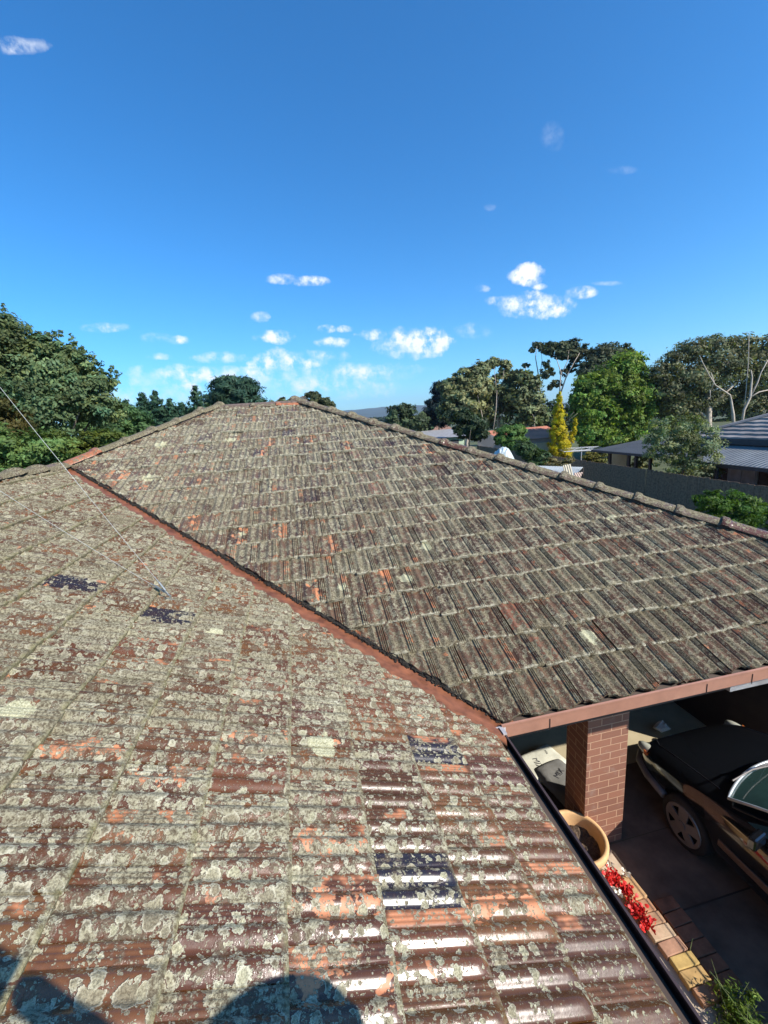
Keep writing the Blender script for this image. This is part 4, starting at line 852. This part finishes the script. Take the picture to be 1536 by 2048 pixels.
# crumpled plastic near the back wall
p = at_z(1322, 1452, .08); R = random.Random(9); mb = MB(); n = 9; vs = []
for j in range(6):
    for i in range(n): a = i/n*6.283; t_ = j/5*math.pi; r = .075*(1+R.gauss(0, .22)); vs.append((r*math.sin(t_)*math.cos(a)*1.5, r*math.sin(t_)*math.sin(a), .06+r*math.cos(t_)*.8))
mb.add(vs, [(j*n+i, j*n+(i+1) % n, (j+1)*n+(i+1) % n, (j+1)*n+i) for j in range(5) for i in range(n)])
o = mb.build('plastic_bag', M_WHITE); o.location = (p[0], p[1], 0.02); tag(o, 'small crumpled white plastic bag in the dark porch beyond the car bonnet', 'bag')

# guy wires and anchor
anc = on_left(343, 1207)+np.array([0, 0, .055])
an = tag(empty('wire_anchor', tuple(anc)), 'shiny steel anchor with turnbuckle on the near roof slope', 'anchor')
M_WIRE = mat('pale_wire', (.42, .42, .38), .5)
M_STEEL = mat('bright_steel', (.42, .45, .44), .35, .8)
m1 = at_x(-250, 455, -3.4)+(0, .0, 0); m2 = at_x(-250, 812, -3.4)
for tgt, off in ((m1, 0), (m2, .012)):
    d = (tgt-anc)/np.linalg.norm(tgt-anc); mb = MB(); a0 = d*.02+(0, off, 0); mb.tube([a0, a0+d*.035, a0+d*.04, a0+d*.12, a0+d*.125, a0+d*.17], [.003, .003, .007, .007, .003, .003], 8); mb.build('turnbuckle', M_STEEL, an)
mb = MB(); mb.obox((0.01, 0, -.035), (.035, 0, -.014), (0, .02, 0), (0, 0, .002)); mb.tube([(0, 0, -.035), (0, 0, .01), (-.015, 0, .018)], .005, 6); mb.build('eye_plate', M_STEEL, an)
for tgt, lab in ((m1, 'upper thin guy wire running from the roof anchor up past the tall left tree'), (m2, 'lower thin guy wire crossing the near roof slope to its left edge')):
    d = (tgt-anc)/np.linalg.norm(tgt-anc); L = np.linalg.norm(tgt-anc); pts = [d*(.17+(L-.17)*t)-np.array([0, 0, .10*math.sin(math.pi*t)*.4]) for t in np.linspace(0, 1, 24)]
    mb = MB(); mb.tube(pts, .0017, 6); o = mb.build('guy_wire', M_WIRE); o.location = tuple(anc); tag(o, lab, 'wire', 'guy wires')
ms_ = tag(empty('aerial_mast', (m2[0], m2[1], m2[2]-1.0)), 'galvanised aerial mast standing on the ridge to the left of the frame', 'mast')
mb = MB(); mb.tube([(0, 0, -.4), (0, (m1-m2)[1], (m1-m2)[2]+1.3)], .02, 8); mb.build('pole', M_GALV, ms_)

# the car
car = tag(empty('parked_car', (4.49, 3.95, 0)), 'glossy black car parked nose toward the porch in the shade', 'car')
M_PAINT = mat('black_car_paint', (.006, .007, .009), .12, coat=1.0, var=(2, .1)); M_TYRE = mat('tyre_rubber', (.02, .02, .02), .85); M_ALLOY = mat('shade_darkened_wheel_trim', (.26, .24, .225), .4, .4)  # wheel trim colour is darkened to stand in for deep shade
M_GLASS = mat('tinted_glass', (.04, .085, .075), .04, coat=1.0); M_TRIM = mat('windscreen_trim', (.60, .64, .66), .3, .5); M_PLAST = mat('grey_bumper_plastic', (.16, .14, .125), .4)
ST = [(-.00,.40,.30,.46,.49),(.03,.60,.26,.54,.58),(.11,.70,.24,.60,.66),(.28,.785,.22,.68,.74),(.58,.83,.22,.76,.84),(.92,.845,.22,.82,.905),(1.12,.85,.22,.85,.945),(1.40,.85,.22,.87,1.05),(1.95,.845,.22,.87,1.27),
      (2.6,.84,.22,.87,1.31),(3.2,.835,.22,.88,1.27),(3.75,.825,.22,.90,1.10),(4.0,.81,.24,.92,1.01),(4.28,.76,.28,.86,.92),(4.4,.60,.34,.66,.72)]
vs = []; 
for (u_, w_, zb, zs, zt) in ST:
    cab = 1.3 < u_ < 3.9
    half = [(w_*.90, zb), (w_*.99, zb+.10), (w_, (zb+zs)/2), (w_*.985, zs-.07), (w_*.93, zs), ((w_*.60, zt-.05) if cab else (w_*.72, zs+(zt-zs)*.72)), (w_*.40, zt-.008), (0, zt)]
    ring = [(-x, z) for x, z in half]+[(x, z) for x, z in half[::-1][1:]]
    vs += [(x, -u_, z) for x, z in ring]
n = 15; fs = [(i*n+j, (i+1)*n+j, (i+1)*n+j+1, i*n+j+1) for i in range(len(ST)-1) for j in range(n-1)]
fs += [tuple(range(n))[::-1], tuple((len(ST)-1)*n+j for j in range(n))]+[(i*n+n-1, (i+1)*n+n-1, (i+1)*n, i*n) for i in range(len(ST)-1)]
fs = [f[::-1] for f in fs]
mb = MB(); mb.add(vs, fs)
def subsurf(o, l=2):
    m_ = o.modifiers.new('sub', 'SUBSURF'); m_.levels = l; m_.render_levels = l; return o
body = subsurf(mb.build('body', M_PAINT, car, smooth=True), 3)
# wheel arches are cut from the body once it is smoothed
cm = MB()
for yy_ in (-.87, -3.45):
    for sx_ in (-1, 1): cm.tube([(sx_*.70, yy_, .28), (sx_*1.0, yy_, .28)], .335, 28)
cut = cm.build('cutter', M_PAINT, car); bo = body.modifiers.new('arch', 'BOOLEAN'); bo.object = cut; bo.operation = 'DIFFERENCE'; bo.solver = 'EXACT'
bpy.context.view_layer.update(); nm = bpy.data.meshes.new_from_object(body.evaluated_get(bpy.context.evaluated_depsgraph_get()))
body.modifiers.clear(); body.data = nm; nm.shade_smooth(); nm.set_sharp_from_angle(angle=math.radians(45)); bpy.data.objects.remove(cut)
# bonnet shut line
def surf_z(x, u_): 
    zs = np.interp(u_, [q[0] for q in ST], [q[3] for q in ST]); zt = np.interp(u_, [q[0] for q in ST], [q[4] for q in ST]); w_ = np.interp(u_, [q[0] for q in ST], [q[1] for q in ST])
    a = abs(x)/w_; return np.interp(a, [0, .4, .72, .93], [zt, zt-.008, zs+(zt-zs)*.72, zs])
for s_ in (-1, 1):
    mb = MB(); mb.tube([(s_*x, -u_, surf_z(x, u_)-.004) for x, u_ in ((.50, .13), (.58, .25), (.62, .5), (.645, .8), (.66, 1.06))], .0045, 5); mb.build('bonnet_seam', M_DARK, car)
def grid(lo, hi, n, m_, bulge=.02, off=.0):
    vs = []
    for i in range(m_+1):
        t_ = i/m_
        for j in range(n+1):
            s_ = j/n*2-1; a, b_ = np.array(lo(s_)), np.array(hi(s_)); p = a+(b_-a)*t_; p = p+np.array([0, .5, 1])*(bulge*math.sin(math.pi*t_)+off); vs.append(p)
    return vs, [(i*(n+1)+j, i*(n+1)+j+1, (i+1)*(n+1)+j+1, (i+1)*(n+1)+j) for i in range(m_) for j in range(n)]
lo = lambda s_: (s_*.74, -(1.02+.20*s_*s_), .985-.055*s_*s_); hi = lambda s_: (s_*.53, -(1.86+.10*s_*s_), 1.30-.03*s_*s_)
g_, f_ = grid(lo, hi, 24, 8, .02); mb = MB(); mb.add(g_, f_); ws = mb.build('windscreen', M_GLASS, car, smooth=True)
tr_ = [lo(s_) for s_ in np.linspace(-1, 1, 25)]; mb = MB(); mb.tube([hi(-1)]+[np.array(q)+(0, .012, .008) for q in tr_]+[hi(1)], .014, 8); mb.build('trim', M_TRIM, ws, smooth=True)
for x0, x1 in ((-.62, -.05), (-.02, .52)):
    mb = MB(); q0 = np.array([x0, -1.14, 1.045]); q1 = np.array([x1, -1.10, 1.05]); mb.tube([q0, (q0+q1)/2+(0, .02, .015), q1], .008, 6); mb.tube([(q0+q1)/2+(0, .02, .02), (x1+.02, -1.03, .99)], .006, 6); mb.build('wiper', M_PLAST, ws)
mb = MB(); mb.add([(-.55, -1.02, 1.02), (-.2, -1.0, 1.03), (.2, -1.0, 1.03), (.55, -1.02, 1.02), (.5, -1.08, 1.04), (-.5, -1.08, 1.04)], [(0, 1, 2, 3, 4, 5)]); 
for s_ in (-1, 1):
    o = MB(); o.add([(s_*.815, -1.45, .945), (s_*.80, -3.5, .965), (s_*.56, -3.3, 1.19), (s_*.56, -2.0, 1.23)], [(0, 1, 2, 3)]); o.build('side_window', M_GLASS, car)
    hl = MB(); vs = []
    for j in range(11):
        for i in range(20):
            a = i/20*6.283; t_ = j/10*math.pi; vs.append((s_*(.655+.075*math.sin(t_)*math.cos(a)*1.0-.0), -.17+.175*math.cos(t_)-.03, .575+.07*math.sin(t_)*math.sin(a)))
    hl.add(vs, [(j*20+i, j*20+(i+1) % 20, (j+1)*20+(i+1) % 20, (j+1)*20+i) for j in range(10) for i in range(20)])
    h_ = hl.build('headlight', mat('headlight_lens', (.48, .48, .40), .08, coat=1), car, smooth=True); h_.rotation_euler = (0, 0, s_*.0)
    am = MB(); am.obox((s_*.735, -.235, .585), (.006, 0, 0), (0, .05, .01), (0, 0, .03)); am.build('indicator', mat('amber_lens', (.55, .13, .02), .2, coat=1), h_, bevel=.01)
    mo_ = MB(); mo_.obox((s_*.852, -2.15, .50), (.010, 0, 0), (0, .90, 0), (0, 0, .035)); mo_.build('side_reflection_strip', mat('painted_ground_reflection', (.13, .085, .065), .3), car, bevel=.006)  # brown strip painted in for the sunlit ground reflected in the car side
    mi_ = MB(); mi_.obox((s_*.93, -1.62, .97), (.085, .02, 0), (-.01, .035, 0), (0, 0, .06)); mo2 = mi_.build('wing_mirror', M_PAINT, car, bevel=.02)
    dh = MB(); dh.obox((s_*.845, -2.35, .78), (.012, 0, 0), (0, .09, 0), (0, 0, .016)); dh.build('door_handle', M_TRIM, car, bevel=.005)
bp = MB(); bp.tube([(x, -u_+.012, .40) for x, u_ in ((-.835, .62), (-.80, .35), (-.715, .13), (-.60, .03), (-.38, -.005), (0, -.02), (.38, -.005), (.60, .03), (.715, .13), (.80, .35), (.835, .62))], .045, 10); bp.build('bumper', M_PLAST, car, smooth=True)
def wheel(x, y_, s_):
    w0 = empty('wheel', (x, y_, .28)); w0.parent = car
    t_ = MB(); prof = [(.20, -.08), (.26, -.085), (.283, -.06), (.285, .0), (.283, .06), (.26, .085), (.20, .08)]
    a_ = np.arange(40)/40*2*math.pi
    vs = [(h, r*math.cos(q), r*math.sin(q)) for r, h in prof for q in a_]
    t_.add(vs, [(i*40+j, i*40+(j+1) % 40, (i+1)*40+(j+1) % 40, (i+1)*40+j) for i in range(6) for j in range(40)])
    t_.add([(0, 0, 0)]+[(0, .2*math.cos(q), .2*math.sin(q)) for q in a_], [(0, 1+j, 1+(j+1) % 40) for j in range(40)])
    t_.build('tyre', M_TYRE, w0, smooth=True)
    r_ = MB(); X = s_*.078
    vs = [(X+s_*dx, r*math.cos(q), r*math.sin(q)) for r, dx in ((.215, .0), (.21, .012), (.175, .010)) for q in a_]
    r_.add(vs, [(i*40+j, i*40+(j+1) % 40, (i+1)*40+(j+1) % 40, (i+1)*40+j) for i in range(2) for j in range(40)])
    for k in range(5):
        q = k/5*6.283+.3; c_, s2 = math.cos(q), math.sin(q)
        for r0_, r1_, w0_, w1_ in ((.0, .185, .040, .060),):
            pts = [(r0_, -w0_), (r1_, -w1_), (r1_, w1_), (r0_, w0_)]; f = [(X+s_*(.022 if i in (0, 3) else .012)+k*.0002, a*c_-b_*s2, a*s2+b_*c_) for i, (a, b_) in enumerate(pts)]
            r_.add(f+[(v[0]-s_*.015, v[1], v[2]) for v in f], [(0, 1, 2, 3), (0, 4, 5, 1), (2, 6, 7, 3), (1, 5, 6, 2)])
    r_.tube([(X, 0, 0), (X+s_*.030, 0, 0)], .045, 16)
    r_.build('rim', M_ALLOY, w0)
for s_ in (-1, 1):
    for yy_ in (-.87, -3.45): wheel(s_*.765, yy_, s_)
mb = MB(); mb.box((-.68, -4.2, .2), (.68, -.3, .5)); mb.build('underbody', M_DARK, car)

# ladder and the photographer whose shadow falls on the tiles
ld_ = tag(empty('ladder', (2.4, -.15, 0)), 'aluminium ladder leaning on the near gutter behind the camera', 'ladder')
for s_ in (-1, 1):
    mb = MB(); mb.obox((-.59, s_*.2, 1.5), (-.575, 0, 1.5), (0, .012, 0), (.03, 0, .012)); mb.build('stile', M_GALV, ld_)
for k in range(10):
    z_ = .25+k*.29; mb = MB(); mb.tube([(-z_*1.15/3.0-.0, -.2, z_), (-z_*1.15/3.0, .2, z_)], .015, 6); mb.build('rung', M_GALV, ld_)
def skin(name, verts, edges, radii, m_, parent, root=0, lv=2):
    me = bpy.data.meshes.new(name); me.from_pydata([tuple(v) for v in verts], edges, []); o = link(name, me, m_, parent)
    sk = o.modifiers.new('skin', 'SKIN'); 
    if not me.skin_vertices: me.attributes
    for i, r in enumerate(radii):
        d = me.skin_vertices[0].data[i]; d.radius = (r, r) if not isinstance(r, tuple) else r; d.use_root = (i == root)
    subsurf(o, lv); sk.use_smooth_shade = True; return o
per = tag(empty('person', (1.36, -.12, 2.6)), 'person in dark jacket and brimmed hat holding a phone over the roof', 'person')
OFF = np.array([-.41, -.06, -.04]); P0 = np.array([1.36, -.12, 2.6]); per.location = tuple(P0+OFF); J = dict(hip=(1.36,-.16,3.48), waist=(1.30,-.15,3.70), chest=(1.20,-.13,3.95), neck=(1.15,-.11,4.12), ls=(1.02,-.04,4.04), le=(.86,-.06,4.32), lw=(.57,.07,4.58), rs=(1.30,-.28,4.02), re=(1.36,-.33,3.76), rw=(1.24,-.22,3.56), lh=(1.33,-.07,3.44), lk=(1.30,-.05,3.02), lf=(1.44,-.06,2.66), lt=(1.34,-.05,2.63), rh=(1.38,-.25,3.44), rk=(1.36,-.27,3.02), rf=(1.44,-.26,2.66), rt=(1.34,-.27,2.63))
K = list(J); V = [np.array(J[k])-P0 for k in K]
E_ = [('hip','waist'),('waist','chest'),('chest','neck'),('chest','ls'),('ls','le'),('le','lw'),('chest','rs'),('rs','re'),('re','rw'),('hip','lh'),('lh','lk'),('lk','lf'),('lf','lt'),('hip','rh'),('rh','rk'),('rk','rf'),('rf','rt')]
RR_ = dict(hip=.14, waist=.13, chest=.15, neck=.06, ls=.07, le=.05, lw=.035, rs=.07, re=.05, rw=.035, lh=.095, lk=.065, lf=.045, lt=.035, rh=.095, rk=.065, rf=.045, rt=.035)
me_ = bpy.data.meshes.new('body')
def mk_skin():
    import bmesh as bm_
    b = bm_.new(); lay = b.verts.layers.skin.verify(); vv = [b.verts.new(v) for v in V]
    for i, v in enumerate(vv): v[lay].radius = (RR_[K[i]], RR_[K[i]]); v[lay].use_root = (i == 0)
    for a, c in E_: b.edges.new((vv[K.index(a)], vv[K.index(c)]))
    b.to_mesh(me_); b.free()
mk_skin(); pb = link('body', me_, mat('dark_jacket', (.03, .035, .05), .9), per); pb.modifiers.new('skin', 'SKIN').use_smooth_shade = True; subsurf(pb, 2)
M_SKIN = mat('skin', (.45, .26, .19), .6)
hd = MB(); hd.lathe([(.0, -.13), (.035, -.125), (.055, -.10), (.066, -.06), (.078, .0), (.080, .05), (.068, .09), (.04, .12), (.0, .13)], n=20); hd.tube([(-.078, 0, 0), (-.105, 0, -.02)], [.018, .012], 8)
h_ = hd.build('head', M_SKIN, per, smooth=True); h_.location = np.array([1.13, -.10, 4.27])-P0
ha = MB(); ha.lathe([(.26, .020), (.16, .035), (.10, .045), (.095, .08), (.085, .125), (.05, .145), (.0, .15)], n=28); ho = ha.build('hat', mat('dark_felt', (.04, .035, .03), .95), per, smooth=True); ho.location = h_.location; ho.rotation_mode = 'QUATERNION'; ho.rotation_quaternion = Matrix.Rotation(math.radians(-24), 4, Vector((1.03, -1, 1.09))).to_quaternion()
w_ = np.array(J['lw'])-P0; hn = MB(); hn.obox(w_+(-.04, 0, .035), (-.035, 0, .03), (0, .035, 0), (.01, 0, .012)); 
for k in range(4): hn.tube([w_+(-.06, -.027+.018*k, .055), w_+(-.095, -.027+.018*k, .085), w_+(-.085, -.027+.018*k, .11)], [.009, .0085, .007], 6)
hn.tube([w_+(-.03, .035, .03), w_+(-.06, .05, .06), w_+(-.085, .035, .075)], [.010, .009, .007], 6); hn.build('hand', M_SKIN, per, smooth=True)
ph = MB(); ph.obox((.0, 0, 0), (.075, 0, 0), (0, .0045, 0), (0, 0, .038)); o = ph.build('phone', M_DARK, bevel=.003); o.location = (.06, -.045, 4.73); tag(o, 'black phone held level above the roof', 'phone')
# air: faint blue haze that softens the far hills
hz = MB(); hz.box((-5200, -300, -20), (5200, 5100, 210)); hm = bpy.data.materials.new('haze_air'); hm.use_nodes = True; ht = NT(hm.node_tree); ht.n.remove(ht.n['Principled BSDF'])
pv = ht.node('ShaderNodeVolumePrincipled'); pv.inputs['Color'].default_value = (.62, .78, 1, 1); pv.inputs['Density'].default_value = .00016; pv.inputs['Anisotropy'].default_value = .2
ht.l.new(pv.outputs[0], [q for q in ht.n if q.type == 'OUTPUT_MATERIAL'][0].inputs['Volume'])
HAZE = True
if HAZE: tag(hz.build('haze', hm), kind='stuff')
